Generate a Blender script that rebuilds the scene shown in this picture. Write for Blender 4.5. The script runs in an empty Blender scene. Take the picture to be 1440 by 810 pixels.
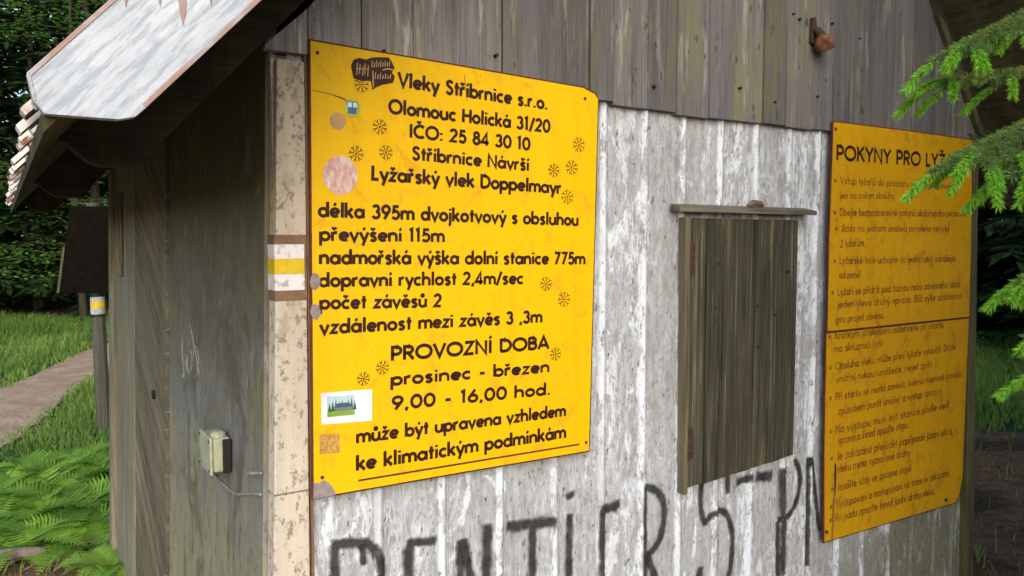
import bpy, math, random
from mathutils import Vector, Matrix
random.seed(7)
R = math.radians
scene = bpy.context.scene

# ------------------------------------------------------------------ camera, light, exposure
cam_d = bpy.data.cameras.new('camera'); cam = bpy.data.objects.new('camera', cam_d)
scene.collection.objects.link(cam); scene.camera = cam
cam.location = (0, 0, 1.6)
cam.rotation_euler = (R(90 - 3.451), 0, R(-32.9))
cam_d.sensor_width = 36; cam_d.lens = 1111 / 1440 * 36
cam_d.clip_start = 0.02; cam_d.clip_end = 500

SUN_EL, SUN_AZ = 27, 200          # azimuth measured clockwise from +Y (the hut looks towards -Y)
world = bpy.data.worlds.new('World'); scene.world = world; world.use_nodes = True
wn = world.node_tree; sky = wn.nodes.new('ShaderNodeTexSky'); sky.sky_type = 'NISHITA'
sky.sun_disc = False; sky.sun_elevation = R(SUN_EL); sky.sun_rotation = R(SUN_AZ)
sky.air_density = 1.0; sky.dust_density = 1.6; sky.ozone_density = 1.0
wn.links.new(sky.outputs[0], wn.nodes['Background'].inputs[0])
wn.nodes['Background'].inputs[1].default_value = 0.15
sun_d = bpy.data.lights.new('sun', 'SUN'); sun_d.energy = 1.0; sun_d.angle = R(60); sun_d.color = (1, .975, .94)
sun = bpy.data.objects.new('sun', sun_d); scene.collection.objects.link(sun)
el, az = R(SUN_EL), R(SUN_AZ)
sdir = Vector((math.sin(az) * math.cos(el), math.cos(az) * math.cos(el), math.sin(el)))
sun.rotation_euler = sdir.to_track_quat('Z', 'Y').to_euler()
scene.view_settings.view_transform = 'Standard'; scene.view_settings.look = 'None'
scene.view_settings.exposure = 0.82; scene.view_settings.gamma = 1
scene.view_settings.use_curve_mapping = False
scene.render.engine = 'CYCLES'
scene.cycles.max_bounces = 6; scene.cycles.diffuse_bounces = 3; scene.cycles.transparent_max_bounces = 12

# ------------------------------------------------------------------ helpers
LOC = {}
class MB:
    """collects faces; build() links them as one mesh object"""
    def __init__(s): s.v = []; s.f = []; s.t = []; s.m = []; s.tone = .5; s.mi = 0
    def face(s, pts):
        n = len(s.v); s.v += [tuple(p) for p in pts]; s.f.append(tuple(range(n, n + len(pts)))); s.t.append(s.tone); s.m.append(s.mi)
    def add(s, verts, faces):
        n = len(s.v); s.v += [tuple(p) for p in verts]
        for f in faces: s.f.append(tuple(n + i for i in f)); s.t.append(s.tone); s.m.append(s.mi)
    def box(s, x0, x1, y0, y1, z0, z1):
        s.hexa([(x0, y0, z0), (x1, y0, z0), (x1, y1, z0), (x0, y1, z0), (x0, y0, z1), (x1, y0, z1), (x1, y1, z1), (x0, y1, z1)])
    def hexa(s, p):
        s.add(p, [(0, 3, 2, 1), (4, 5, 6, 7), (0, 1, 5, 4), (1, 2, 6, 5), (2, 3, 7, 6), (3, 0, 4, 7)])
    def prism(s, poly, y0, y1):
        """polygon in x,z (counter-clockwise seen from -Y) extruded from y0 (front) to y1"""
        n = len(poly)
        v = [(x, y0, z) for x, z in poly] + [(x, y1, z) for x, z in poly]
        s.add(v, [tuple(range(n)), tuple(range(2 * n - 1, n - 1, -1))] + [(i, i + n, (i + 1) % n + n, (i + 1) % n) for i in range(n)])
    def tube(s, pts, rad, n=8, cap=True):
        pts = [Vector(p) for p in pts]
        if not isinstance(rad, (list, tuple)): rad = [rad] * len(pts)
        vs = []; fs = []; ref = Vector((.31, .17, .93))
        for i, p in enumerate(pts):
            d = (pts[min(i + 1, len(pts) - 1)] - pts[max(i - 1, 0)]).normalized()
            if abs(d.dot(ref)) > .97: ref = Vector((1, .1, 0))
            a = d.cross(ref).normalized(); b = d.cross(a)
            for k in range(n):
                t = 2 * math.pi * k / n; vs.append(p + (a * math.cos(t) + b * math.sin(t)) * rad[i])
        for i in range(len(pts) - 1):
            for k in range(n):
                fs.append((i * n + k, i * n + (k + 1) % n, (i + 1) * n + (k + 1) % n, (i + 1) * n + k))
        if cap:
            fs.append(tuple(range(n))); fs.append(tuple(reversed(range((len(pts) - 1) * n, len(pts) * n))))
        s.add(vs, fs)
    def disc(s, cx, cz, rx, rz, y, n=24, jit=0, th=.0006):
        p = []
        for k in range(n):
            t = 2 * math.pi * k / n; q = 1 + random.uniform(-jit, jit); p.append((cx + rx * q * math.cos(t), cz + rz * q * math.sin(t)))
        s.prism(p, y, y + th)
    def build(s, name, mats, parent=None, smooth=False, bevel=0):
        o0 = Vector(LOC.get(parent.name, (0, 0, 0))) if parent else Vector((0, 0, 0))
        me = bpy.data.meshes.new(name); me.from_pydata([(v[0] - o0.x, v[1] - o0.y, v[2] - o0.z) for v in s.v], [], s.f)
        at = me.attributes.new('tone', 'FLOAT', 'FACE'); at.data.foreach_set('value', s.t)
        for m in (mats if isinstance(mats, (list, tuple)) else [mats]): me.materials.append(m)
        me.polygons.foreach_set('material_index', s.m)
        if smooth: me.polygons.foreach_set('use_smooth', [True] * len(s.f))
        me.update()
        o = bpy.data.objects.new(name, me); scene.collection.objects.link(o)
        if parent: o.parent = parent
        LOC[o.name] = o0
        if bevel:
            b = o.modifiers.new('bevel', 'BEVEL'); b.width = bevel; b.segments = 2; b.limit_method = 'ANGLE'
        return o
def tag(o, label=None, cat=None, group=None, kind=None):
    if label: o['label'] = label
    if cat: o['category'] = cat
    if group: o['group'] = group
    if kind: o['kind'] = kind
    return o
def empty(name, loc, label, cat, group=None):
    o = bpy.data.objects.new(name, None); scene.collection.objects.link(o); o.location = loc; LOC[o.name] = Vector(loc)
    o.empty_display_size = .1
    return tag(o, label, cat, group)
def copy_tree(o, loc, rz=0, sc=1.0):
    c = o.copy(); scene.collection.objects.link(c); c.location = loc; c.rotation_euler = (0, 0, rz); c.scale = (sc, sc, sc)
    for ch in list(o.children):
        d = ch.copy(); scene.collection.objects.link(d); d.parent = c
        for g in ch.children:
            e = g.copy(); scene.collection.objects.link(e); e.parent = d
    return c
def catmull(p, n=6):
    out = []
    for i in range(len(p) - 1):
        a, b, c, d = p[max(i - 1, 0)], p[i], p[i + 1], p[min(i + 2, len(p) - 1)]
        for k in range(n):
            t = k / n
            out.append(tuple(.5 * (2 * b[j] + (c[j] - a[j]) * t + (2 * a[j] - 5 * b[j] + 4 * c[j] - d[j]) * t * t + (3 * b[j] - a[j] - 3 * c[j] + d[j]) * t ** 3) for j in range(len(b))))
    out.append(tuple(p[-1])); return out

# ------------------------------------------------------------------ materials
class NT:
    def __init__(s, name):
        s.mat = bpy.data.materials.new(name); s.mat.use_nodes = True; s.n = s.mat.node_tree.nodes; s.l = s.mat.node_tree.links
        s.b = s.n['Principled BSDF']; s.b.inputs['Roughness'].default_value = .85; s.b.inputs['Specular IOR Level'].default_value = .3
    def new(s, t, **k):
        n = s.n.new(t)
        for a, b in k.items(): setattr(n, a, b)
        return n
    def put(s, sock, v):
        if hasattr(v, 'is_linked') or isinstance(v, bpy.types.NodeSocket): s.l.new(v, sock)
        elif isinstance(v, (tuple, list)) and len(v) == 3 and sock.type == 'RGBA': sock.default_value = (*v, 1)
        else: sock.default_value = v
    def coord(s, scale=(1, 1, 1), rot=(0, 0, 0), gen='Object'):
        tc = s.new('ShaderNodeTexCoord'); mp = s.new('ShaderNodeMapping'); src = tc.outputs[gen]
        if any(rot):        # turn first, then stretch
            m0 = s.new('ShaderNodeMapping'); m0.inputs['Rotation'].default_value = rot; s.l.new(src, m0.inputs[0]); src = m0.outputs[0]
        s.l.new(src, mp.inputs[0]); mp.inputs['Scale'].default_value = scale; return mp.outputs[0]
    def noise(s, vec, scale=1, detail=4, rough=.6, dist=0):
        n = s.new('ShaderNodeTexNoise'); s.l.new(vec, n.inputs['Vector']); n.inputs['Scale'].default_value = scale
        n.inputs['Detail'].default_value = detail; n.inputs['Roughness'].default_value = rough; n.inputs['Distortion'].default_value = dist
        return n.outputs[0]
    def ramp(s, fac, *stops):
        r = s.new('ShaderNodeValToRGB'); e = r.color_ramp.elements
        while len(e) < len(stops): e.new(.5)
        for el_, (p, c) in zip(e, stops):
            el_.position = p; el_.color = (c, c, c, 1) if isinstance(c, (int, float)) else (*c, 1)
        s.l.new(fac, r.inputs[0]); return r.outputs[0]
    def mix(s, fac, a, b, mode='MIX'):
        m = s.new('ShaderNodeMix', data_type='RGBA', blend_type=mode)
        s.put(m.inputs[0], fac); s.put(m.inputs[6], a); s.put(m.inputs[7], b); return m.outputs[2]
    def math(s, op, a, b=0.0):
        m = s.new('ShaderNodeMath', operation=op); s.put(m.inputs[0], a); s.put(m.inputs[1], b); return m.outputs[0]
    def attr(s, name='tone'):
        a = s.new('ShaderNodeAttribute', attribute_name=name); return a.outputs['Fac']
    def sep(s, vec, axis):
        x = s.new('ShaderNodeSeparateXYZ'); s.l.new(vec, x.inputs[0]); return x.outputs[axis]
    def bump(s, h, strength=.3, dist=.004):
        b = s.new('ShaderNodeBump'); b.inputs['Strength'].default_value = strength; b.inputs['Distance'].default_value = dist
        s.l.new(h, b.inputs['Height']); s.l.new(b.outputs[0], s.b.inputs['Normal'])
    def out(s, col, rough=None):
        s.put(s.b.inputs['Base Color'], col)
        if rough is not None: s.put(s.b.inputs['Roughness'], rough)
        return s.mat

def m_wood(name, dark, light, extra=None, extra_amt=.5, axis='z', tone=.35, fine=1.0, rot=(0, 0, 0), cracks=.55):
    """weathered timber: long grain streaks, cracks, tone per board, optional algae blotches"""
    t = NT(name); sc = {'z': (38, 38, 1.6), 'x': (1.6, 38, 38), 'y': (38, 1.6, 38)}[axis]
    sc = tuple(q * fine for q in sc)
    v = t.coord(sc, rot); g = t.noise(v, 1, 6, .65, .4); g2 = t.noise(v, 3.1, 4, .7)
    col = t.mix(t.ramp(g, (.32, 0), (.68, 1)), dark, light)
    col = t.mix(t.ramp(g2, (.35, cracks), (.5, 0)), col, tuple(c * .35 for c in dark))
    big = t.noise(t.coord((2.3, 2.3, 1.1)), 1.3, 4, .6)
    col = t.mix(t.ramp(big, (.35, .45), (.65, 0)), col, tuple(c * .6 for c in dark))
    if extra:
        al = t.noise(t.coord((20, 20, 1.6)), 1, 6, .65)
        col = t.mix(t.math('MULTIPLY', t.ramp(al, (.46, 0), (.66, 1)), extra_amt), col, extra)
    tn = t.attr(); k = t.math('ADD', t.math('MULTIPLY', t.math('SUBTRACT', tn, .5), tone * 2), 1.0)
    cmb = t.new('ShaderNodeCombineColor')
    for i in range(3): t.l.new(k, cmb.inputs[i])
    col = t.mix(1.0, col, cmb.outputs[0], 'MULTIPLY')
    t.bump(t.math('ADD', t.math('MULTIPLY', g, .6), t.math('MULTIPLY', g2, .5)), .5, .004)
    return t.out(col, .88)

def m_plain(name, col, rough=.7, var=.25, scale=12, spec=.3, metal=0):
    t = NT(name); n = t.noise(t.coord(), scale, 5, .6)
    c = t.mix(t.ramp(n, (.3, 0), (.7, 1)), tuple(q * (1 - var) for q in col), tuple(min(1, q * (1 + var)) for q in col))
    t.b.inputs['Specular IOR Level'].default_value = spec; t.b.inputs['Metallic'].default_value = metal
    return t.out(c, rough)

# white weathered boarding
t = NT('peeling_white_paint'); v = t.coord((1, 1, .45))
n1 = t.noise(t.coord((1, 1, .30)), 15, 9, .74, .8); n2 = t.noise(v, 60, 6, .78, .6); n3 = t.noise(t.coord((70, 70, 3)), 1, 6, .7); n4 = t.noise(t.coord((1, 1, .8)), 2.2, 4, .6); n8 = t.noise(t.coord((1, 1, .28)), 30, 5, .7, .9)
vein = t.ramp(t.math('ABSOLUTE', t.math('SUBTRACT', n8, .5)), (.0, .8), (.03, .4), (.07, 0))
wood_c = t.mix(t.ramp(n3, (.3, 0), (.7, 1)), (.215, .21, .21), (.42, .42, .425))
thin = t.mix(t.ramp(n2, (.35, 0), (.65, 1)), (.33, .335, .35), (.55, .575, .61))
thin = t.mix(t.math('MULTIPLY', t.ramp(n3, (.35, .6), (.6, 0)), 1.0), thin, (.30, .29, .285))
paint = t.mix(t.ramp(n2, (.3, 0), (.55, 1)), (.54, .585, .64), (.78, .84, .91))
edge = t.math('MULTIPLY', t.math('SUBTRACT', t.attr(), .5), .5)
f1 = t.math('ADD', t.math('ADD', t.math('ADD', t.math('MULTIPLY', n1, .62), t.math('MULTIPLY', n4, .18)), t.math('MULTIPLY', n2, .20)), edge)
col = t.mix(t.ramp(f1, (.40, 0), (.45, 1)), wood_c, thin)
col = t.mix(t.math('MULTIPLY', vein, t.ramp(n4, (.4, .25), (.65, 1))), col, paint)
col = t.mix(t.ramp(f1, (.535, 0), (.565, 1)), col, paint)
n5 = t.noise(t.coord((1, 1, .4)), 75, 4, .72)
col = t.mix(t.ramp(n5, (.60, 0), (.66, .9)), col, (.11, .10, .09))
n6 = t.noise(t.coord((16, 16, 1.2)), 1, 5, .6)
col = t.mix(t.math('MULTIPLY', t.ramp(n6, (.5, 0), (.7, 1)), .5), col, (.28, .265, .245))
moss = t.noise(t.coord((10, 10, 3.5)), 1, 6, .7)
lowf = t.ramp(t.math('ADD', t.math('MULTIPLY', t.sep(t.coord(), 0), .62), t.math('MULTIPLY', t.sep(t.coord(), 2), -.50)), (.05, 0), (.34, 1))
col = t.mix(t.math('MULTIPLY', t.ramp(moss, (.34, 0), (.46, .95)), lowf), col, t.mix(t.ramp(n2, (.3, 0), (.7, 1)), (.11, .11, .075), (.26, .26, .18)))
t.bump(t.math('ADD', f1, t.math('MULTIPLY', n2, .6)), .8, .004)
M_WHITE = t.out(col, .8)

M_GABLE = m_wood('weathered_grey_boards', (.115, .105, .10), (.27, .25, .235), None, 0, 'z', .3)
# lichen and algae on the lower ends of the gable boards
t = NT('grey_gable_boards'); v = t.coord((60, 60, 2.0)); g = t.noise(v, 1, 7, .72, .5); g2 = t.noise(v, 2.3, 5, .75); bl = t.noise(t.coord((3, 3, 1.2)), 1.5, 5, .6)
col = t.mix(t.ramp(g, (.3, 0), (.7, 1)), (.062, .058, .060), (.225, .217, .215))
col = t.mix(t.ramp(bl, (.36, 0), (.62, .8)), col, (.15, .14, .15))
col = t.mix(t.ramp(g2, (.33, .7), (.47, 0)), col, (.045, .04, .035))
al = t.noise(t.coord((16, 16, 3)), 1, 5, .65); hz = t.ramp(t.math('MULTIPLY', t.math('SUBTRACT', t.sep(t.coord(), 2), 1.97), 1.1), (.0, 1), (.35, .75), (1.0, .25))
hx = t.ramp(t.math('ABSOLUTE', t.math('ADD', t.sep(t.coord(), 0), .05)), (.35, 1), (.75, .35)); col = t.mix(t.math('MULTIPLY', t.math('MULTIPLY', t.ramp(al, (.47, 0), (.62, .75)), hz), hx), col, (.185, .175, .085))
li = t.noise(t.coord((34, 34, 4)), 1, 5, .65)
col = t.mix(t.ramp(li, (.57, 0), (.68, .75)), col, (.34, .33, .275))
sp = t.noise(t.coord((1, 1, .45)), 42, 3, .6)
col = t.mix(t.ramp(sp, (.66, 0), (.72, .8)), col, (.04, .035, .03))
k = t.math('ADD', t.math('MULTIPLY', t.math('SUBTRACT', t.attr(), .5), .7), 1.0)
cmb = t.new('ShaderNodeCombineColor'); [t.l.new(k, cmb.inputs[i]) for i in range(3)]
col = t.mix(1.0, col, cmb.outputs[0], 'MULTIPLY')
t.bump(t.math('ADD', g, t.math('MULTIPLY', g2, .7)), .55, .004); M_GABLE = t.out(col, .88)

t = NT('olive_shutter_boards'); g = t.noise(t.coord((75, 75, 2.2)), 1, 7, .72, .4); g2 = t.noise(t.coord((130, 130, 2.4)), 1, 5, .7); al = t.noise(t.coord((15, 15, 1.3)), 1, 6, .65); dk = t.noise(t.coord((3, 3, 2)), 1.6, 5, .65)
col = t.mix(t.ramp(g, (.32, 0), (.68, 1)), (.026, .024, .016), (.098, .090, .062))
col = t.mix(t.ramp(g2, (.57, 0), (.64, .7)), col, (.23, .215, .145))
col = t.mix(t.ramp(g2, (.34, .8), (.42, 0)), col, (.012, .010, .008))
col = t.mix(t.ramp(al, (.58, 0), (.70, .6)), col, (.27, .26, .11))
col = t.mix(t.ramp(dk, (.36, .55), (.56, 0)), col, (.035, .03, .02))
k = t.math('ADD', t.math('MULTIPLY', t.math('SUBTRACT', t.attr(), .5), .6), 1.0); cmb = t.new('ShaderNodeCombineColor'); [t.l.new(k, cmb.inputs[i]) for i in range(3)]
col = t.mix(1.0, col, cmb.outputs[0], 'MULTIPLY'); t.bump(t.math('ADD', g, g2), .7, .004); M_SHUT = t.out(col, .9)
M_STILE = m_wood('shutter_stile_wood', (.10, .085, .055), (.24, .21, .14), (.20, .20, .08), .35, 'z', .2, 1.5)
M_CAPW = m_wood('ledge_wood', (.12, .10, .075), (.34, .295, .23), (.20, .19, .11), .25, 'x', .2)
M_RAFT = m_wood('dark_rafter_wood', (.035, .028, .02), (.085, .07, .045), (.10, .095, .035), .4, 'x', .2)
M_SOFF = m_wood('mossy_roof_boarding', (.05, .043, .022), (.13, .11, .055), (.13, .13, .04), .6, 'y', .4)
M_DARK = m_wood('dark_stained_boards', (.02, .017, .013), (.05, .043, .033), None, 0, 'z', .2)
M_SIDEP = m_wood('grey_side_planks', (.15, .135, .095), (.38, .345, .255), (.21, .21, .11), .5, 'z', .3)
M_DIAG = m_wood('brown_slanting_planks', (.105, .09, .055), (.30, .26, .175), (.24, .22, .13), .3, 'z', .25, .8, (R(62), 0, 0))
M_MOSSY = m_wood('mossy_trim', (.07, .065, .035), (.16, .15, .08), (.15, .16, .05), .7, 'z', .2)

t = NT('cream_trim_paint'); n = t.noise(t.coord((1, 1, .7)), 70, 4, .7); n2 = t.noise(t.coord((6, 6, 1)), 2, 4, .6); n3 = t.noise(t.coord((1, 1, .5)), 28, 4, .65)
col = t.mix(t.ramp(n2, (.3, 0), (.7, 1)), (.50, .435, .35), (.70, .625, .515))
col = t.mix(t.ramp(n, (.54, 0), (.62, .8)), col, (.22, .18, .125))
col = t.mix(t.ramp(n3, (.58, 0), (.68, .6)), col, (.34, .29, .19))
t.bump(n, .3, .002); M_CREAM = t.out(col, .75)

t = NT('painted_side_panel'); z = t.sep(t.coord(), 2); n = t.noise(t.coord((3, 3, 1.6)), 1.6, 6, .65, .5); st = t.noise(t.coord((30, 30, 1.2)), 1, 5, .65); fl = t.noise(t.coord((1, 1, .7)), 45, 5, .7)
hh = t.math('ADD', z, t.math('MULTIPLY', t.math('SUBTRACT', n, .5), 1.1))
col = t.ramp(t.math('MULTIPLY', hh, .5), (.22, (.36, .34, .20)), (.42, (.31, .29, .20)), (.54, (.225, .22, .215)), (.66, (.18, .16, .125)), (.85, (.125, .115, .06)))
col = t.mix(t.ramp(st, (.35, .22), (.6, 0)), col, (.07, .065, .05))
b1 = t.noise(t.coord((1, 1, .6)), 5, 7, .75, 1.0); col = t.mix(t.ramp(b1, (.40, .7), (.50, 0)), col, (.095, .085, .06)); b2 = t.noise(t.coord((1, 1, .5)), 9, 6, .75, 1.5); col = t.mix(t.ramp(b2, (.56, 0), (.66, .5)), col, (.34, .35, .31))
n7 = t.noise(t.coord((4, 4, 2)), 1.3, 5, .6)
col = t.mix(t.ramp(n7, (.55, 0), (.7, .5)), col, (.22, .225, .08))
col = t.mix(t.ramp(fl, (.68, 0), (.76, .5)), col, (.40, .40, .37))
b3 = t.noise(t.coord((1, 1, .6)), 26, 5, .75, .6); col = t.mix(t.ramp(b3, (.36, .6), (.44, 0)), col, (.075, .065, .045)); t.bump(b3, .4, .003); M_PANEL = t.out(col, .55)

def m_sign(name, base, dirt, amt, rough):
    t = NT(name); n = t.noise(t.coord(), 2.2, 5, .6, .3); d = t.noise(t.coord((1, 1, .8)), 16, 7, .72, .6); s_ = t.noise(t.coord(), 95, 3, .6); sc = t.noise(t.coord((4, 1, 60), (0, R(25), 0)), 1.5, 4, .6); run = t.noise(t.coord((26, 1, 1.6)), 1, 5, .65)
    col = t.mix(t.ramp(n, (.3, 0), (.7, 1)), tuple(q * .90 for q in base), base)
    col = t.mix(t.math('MULTIPLY', t.ramp(run, (.50, 0), (.72, 1)), amt * .7), col, tuple(q * k for q, k in zip(base, (.86, .74, 1))))
    col = t.mix(t.math('MULTIPLY', t.ramp(d, (.54, 0), (.68, 1)), amt), col, dirt)
    col = t.mix(t.ramp(s_, (.685, 0), (.73, .75)), col, (.30, .12, .02))
    col = t.mix(t.ramp(sc, (.69, 0), (.74, .45)), col, (.50, .27, .06))
    t.b.inputs['Specular IOR Level'].default_value = .25
    t.bump(n, .25, .02)
    return t.out(col, t.ramp(d, (.3, rough), (.7, rough + .25)))
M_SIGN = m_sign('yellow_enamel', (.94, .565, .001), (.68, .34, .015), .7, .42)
M_SIGN2 = m_sign('shaded_yellow_enamel', (.66, .355, .004), (.40, .19, .015), .9, .5)  # same yellow as the first sign, with the shade put into the colour
M_EDGE = m_plain('dark_red_sign_edge', (.11, .025, .015), .7)
M_INK = m_plain('dark_brown_lettering', (.035, .009, .005), .55, .3, 40)
t = NT('faded_red_brown_lettering'); n = t.noise(t.coord(), 16, 4, .6)
M_INK2 = t.out(t.mix(t.ramp(n, (.35, 0), (.65, 1)), (.17, .062, .012), (.37, .17, .015)), .6)
M_RUST = m_plain('rust', (.16, .07, .035), .9, .5, 60); M_NAIL = m_plain('blackened_nail', (.035, .025, .02), .8, .4, 60); M_HINGE = m_plain('rusty_hinge', (.065, .038, .025), .9, .45, 70)
M_SPRAY = NT('black_spray_paint'); t = M_SPRAY
n = t.noise(t.coord((1, 1, .6)), 40, 5, .7, .4); e = t.attr('edge')
a = t.ramp(t.math('ADD', t.math('MULTIPLY', e, .75), t.math('MULTIPLY', n, .7)), (.55, .95), (.95, 0))
tr = t.new('ShaderNodeBsdfTransparent'); mx = t.new('ShaderNodeMixShader'); t.l.new(a, mx.inputs[0]); t.l.new(tr.outputs[0], mx.inputs[1]); t.l.new(t.b.outputs[0], mx.inputs[2])
t.l.new(mx.outputs[0], t.n['Material Output'].inputs[0]); M_SPRAY = t.out(t.mix(t.ramp(n, (.35, 0), (.7, 1)), (.025, .025, .027), (.085, .083, .08)), .6)

t = NT('white_zinc_sheet'); v = t.coord((13, 13, 120), (0, R(47.7), 0)); d = t.noise(v, 1, 4, .7); q = t.noise(t.coord(), 9, 5, .65); w = t.noise(t.coord((1, 1, 1)), 40, 4, .6)
v2 = t.coord((30, 30, 190), (0, R(47.7), 0)); d2 = t.noise(v2, 1, 3, .6)
col = t.mix(t.ramp(q, (.3, 0), (.7, 1)), (.45, .50, .555), (.63, .68, .735))
col = t.mix(t.ramp(d, (.40, .7), (.54, 0)), col, (.30, .34, .40))
col = t.mix(t.ramp(d2, (.34, .5), (.42, 0)), col, (.30, .33, .37))
rs = t.noise(t.coord((1.2, 1.2, 1.2)), 7, 5, .6)
col = t.mix(t.ramp(t.math('ADD', t.math('MULTIPLY', rs, .6), t.math('MULTIPLY', t.attr(), .75)), (.62, 0), (.76, .85)), col, (.36, .20, .15))
t.bump(d, .2, .002); M_ZINC = t.out(col, .45)

t = NT('lichened_tiles'); n = t.noise(t.coord(), 34, 4, .6); tn = t.attr()
M_TILE = t.out(t.mix(t.ramp(t.math('ADD', t.math('MULTIPLY', n, .5), t.math('MULTIPLY', tn, .5)), (.36, 0), (.46, 1)), (.22, .11, .06), (.80, .77, .72)), .85)
M_TILE2 = m_plain('roof_tile_brown', (.17, .11, .085), .9, .4, 20)

def m_leaf(name, c1, c2, trans=.35, scale=3.0, use_tone=True):
    t = NT(name); n = t.noise(t.coord(), scale, 3, .6); tn = t.attr()
    f = t.math('ADD', t.math('MULTIPLY', n, .5), t.math('MULTIPLY', tn, .5))
    oi = t.new('ShaderNodeObjectInfo'); f = t.math('ADD', f, t.math('MULTIPLY', t.math('SUBTRACT', oi.outputs['Random'], .5), .25))
    col = t.mix(t.ramp(f, (.25, 0), (.75, 1)), c1, c2); t.b.inputs['Roughness'].default_value = .6
    tl = t.new('ShaderNodeBsdfTranslucent'); t.l.new(col, tl.inputs[0]); mx = t.new('ShaderNodeMixShader'); mx.inputs[0].default_value = trans
    t.l.new(t.b.outputs[0], mx.inputs[1]); t.l.new(tl.outputs[0], mx.inputs[2]); t.l.new(mx.outputs[0], t.n['Material Output'].inputs[0])
    return t.out(col)
M_SPRUCE = m_leaf('spruce_needles', (.022, .055, .018), (.065, .13, .035), .25)
M_BROAD = m_leaf('broad_leaves', (.07, .18, .02), (.21, .40, .05), .5)
M_OLDN = m_leaf('old_needles', (.10, .22, .06), (.30, .46, .13), .4)
M_NEWN = m_leaf('new_needles', (.24, .55, .04), (.42, .78, .12), .45)
M_FERN = m_leaf('fern_fronds', (.12, .28, .035), (.36, .60, .085), .4)
M_GRASS = m_leaf('grass_blades', (.10, .22, .035), (.29, .46, .09), .4, 1.2)
M_BARK = m_wood('spruce_bark', (.035, .027, .02), (.11, .085, .065), (.09, .10, .05), .4, 'z', .2)
M_TWIG = m_plain('twig_bark', (.16, .09, .045), .9, .4, 40)
M_DEADT = m_plain('dead_twig', (.20, .12, .075), .95, .4, 40)

t = NT('forest_floor'); n = t.noise(t.coord(), 1.1, 6, .65, .4); n2 = t.noise(t.coord(), 14, 6, .7); n3 = t.noise(t.coord(), 60, 3, .7)
P = t.coord(); px, py = t.sep(P, 0), t.sep(P, 1)
green = t.mix(t.ramp(n2, (.3, 0), (.7, 1)), (.02, .05, .012), (.05, .10, .025))
soil = t.mix(t.ramp(n2, (.3, 0), (.65, 1)), (.075, .045, .028), (.28, .15, .085))
soil = t.mix(t.ramp(n3, (.54, 0), (.66, .8)), soil, (.34, .23, .15))
soil = t.mix(t.ramp(n, (.38, .8), (.5, 0)), soil, (.04, .03, .02))
far = t.ramp(t.math('ADD', py, t.math('ADD', t.math('MULTIPLY', n, 2.0), t.math('MULTIPLY', px, -.45))), (.0, 0), (1, 1))
g_l = t.math('GREATER_THAN', t.math('SUBTRACT', t.math('ADD', py, t.math('MULTIPLY', n, 1.0)), 5.3), 0.0)
g_r = t.math('GREATER_THAN', t.math('SUBTRACT', t.math('ADD', px, t.math('MULTIPLY', n, 2.5)), 8.3), 0.0)
isr = t.math('GREATER_THAN', px, 2.5)
m = t.math('ADD', t.math('MULTIPLY', isr, g_r), t.math('MULTIPLY', t.math('SUBTRACT', 1.0, isr), g_l))
wd = t.math('GREATER_THAN', t.math('ADD', t.math('ADD', py, t.math('MULTIPLY', px, .0)), t.math('MULTIPLY', n, 3)), 19.5)
m = t.math('MULTIPLY', m, t.math('SUBTRACT', 1.0, wd))
t.bump(t.math('ADD', n2, n3), .8, .03); M_GROUND = t.out(t.mix(m, soil, green), .95)
t = NT('trodden_path'); n = t.noise(t.coord(), 3, 6, .6); n2 = t.noise(t.coord(), 45, 4, .7)
col = t.mix(t.ramp(n, (.3, 0), (.7, 1)), (.36, .235, .15), (.60, .43, .30)); col = t.mix(t.ramp(n2, (.58, 0), (.68, .8)), col, (.62, .52, .42)); n9 = t.noise(t.coord(), 22, 5, .7); col = t.mix(t.ramp(n9, (.36, .7), (.46, 0)), col, (.17, .115, .075))
t.bump(n2, .5, .01); M_PATH = t.out(col, .95)
t = NT('pale_green_plastic'); n = t.noise(t.coord(), 30, 5, .7); n2 = t.noise(t.coord((1, 1, .5)), 22, 5, .7, .8)
M_BOX = t.out(t.mix(t.ramp(n2, (.5, 0), (.62, .7)), t.mix(t.ramp(n, (.3, 0), (.7, 1)), (.33, .345, .23), (.47, .49, .35)), (.20, .20, .09)), .55)
M_BLACK = m_plain('black_plastic', (.015, .015, .015), .5)
M_CABLE = m_plain('grey_cable', (.29, .28, .22), .75, .35, 60)
M_YEL = m_plain('trail_yellow', (.72, .50, .02), .6, .15, 40)
M_TBROWN = m_plain('trail_mark_brown', (.22, .13, .075), .75, .2, 30)
t = NT('trail_white'); n = t.noise(t.coord(), 60, 5, .7)
M_TWHITE = t.out(t.mix(t.ramp(n, (.52, 0), (.62, .75)), (.82, .80, .80), (.33, .31, .30)), .6)
M_BLACKB = m_plain('shade_black_timber', (.010, .008, .006), 1.0, .3, 20, 0)  # near-black stands in for shade: the open wall gap, the tree-shaded notice board
M_POST = m_wood('grey_post_wood', (.075, .068, .055), (.16, .145, .12), (.12, .13, .07), .4, 'z', .2)

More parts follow.
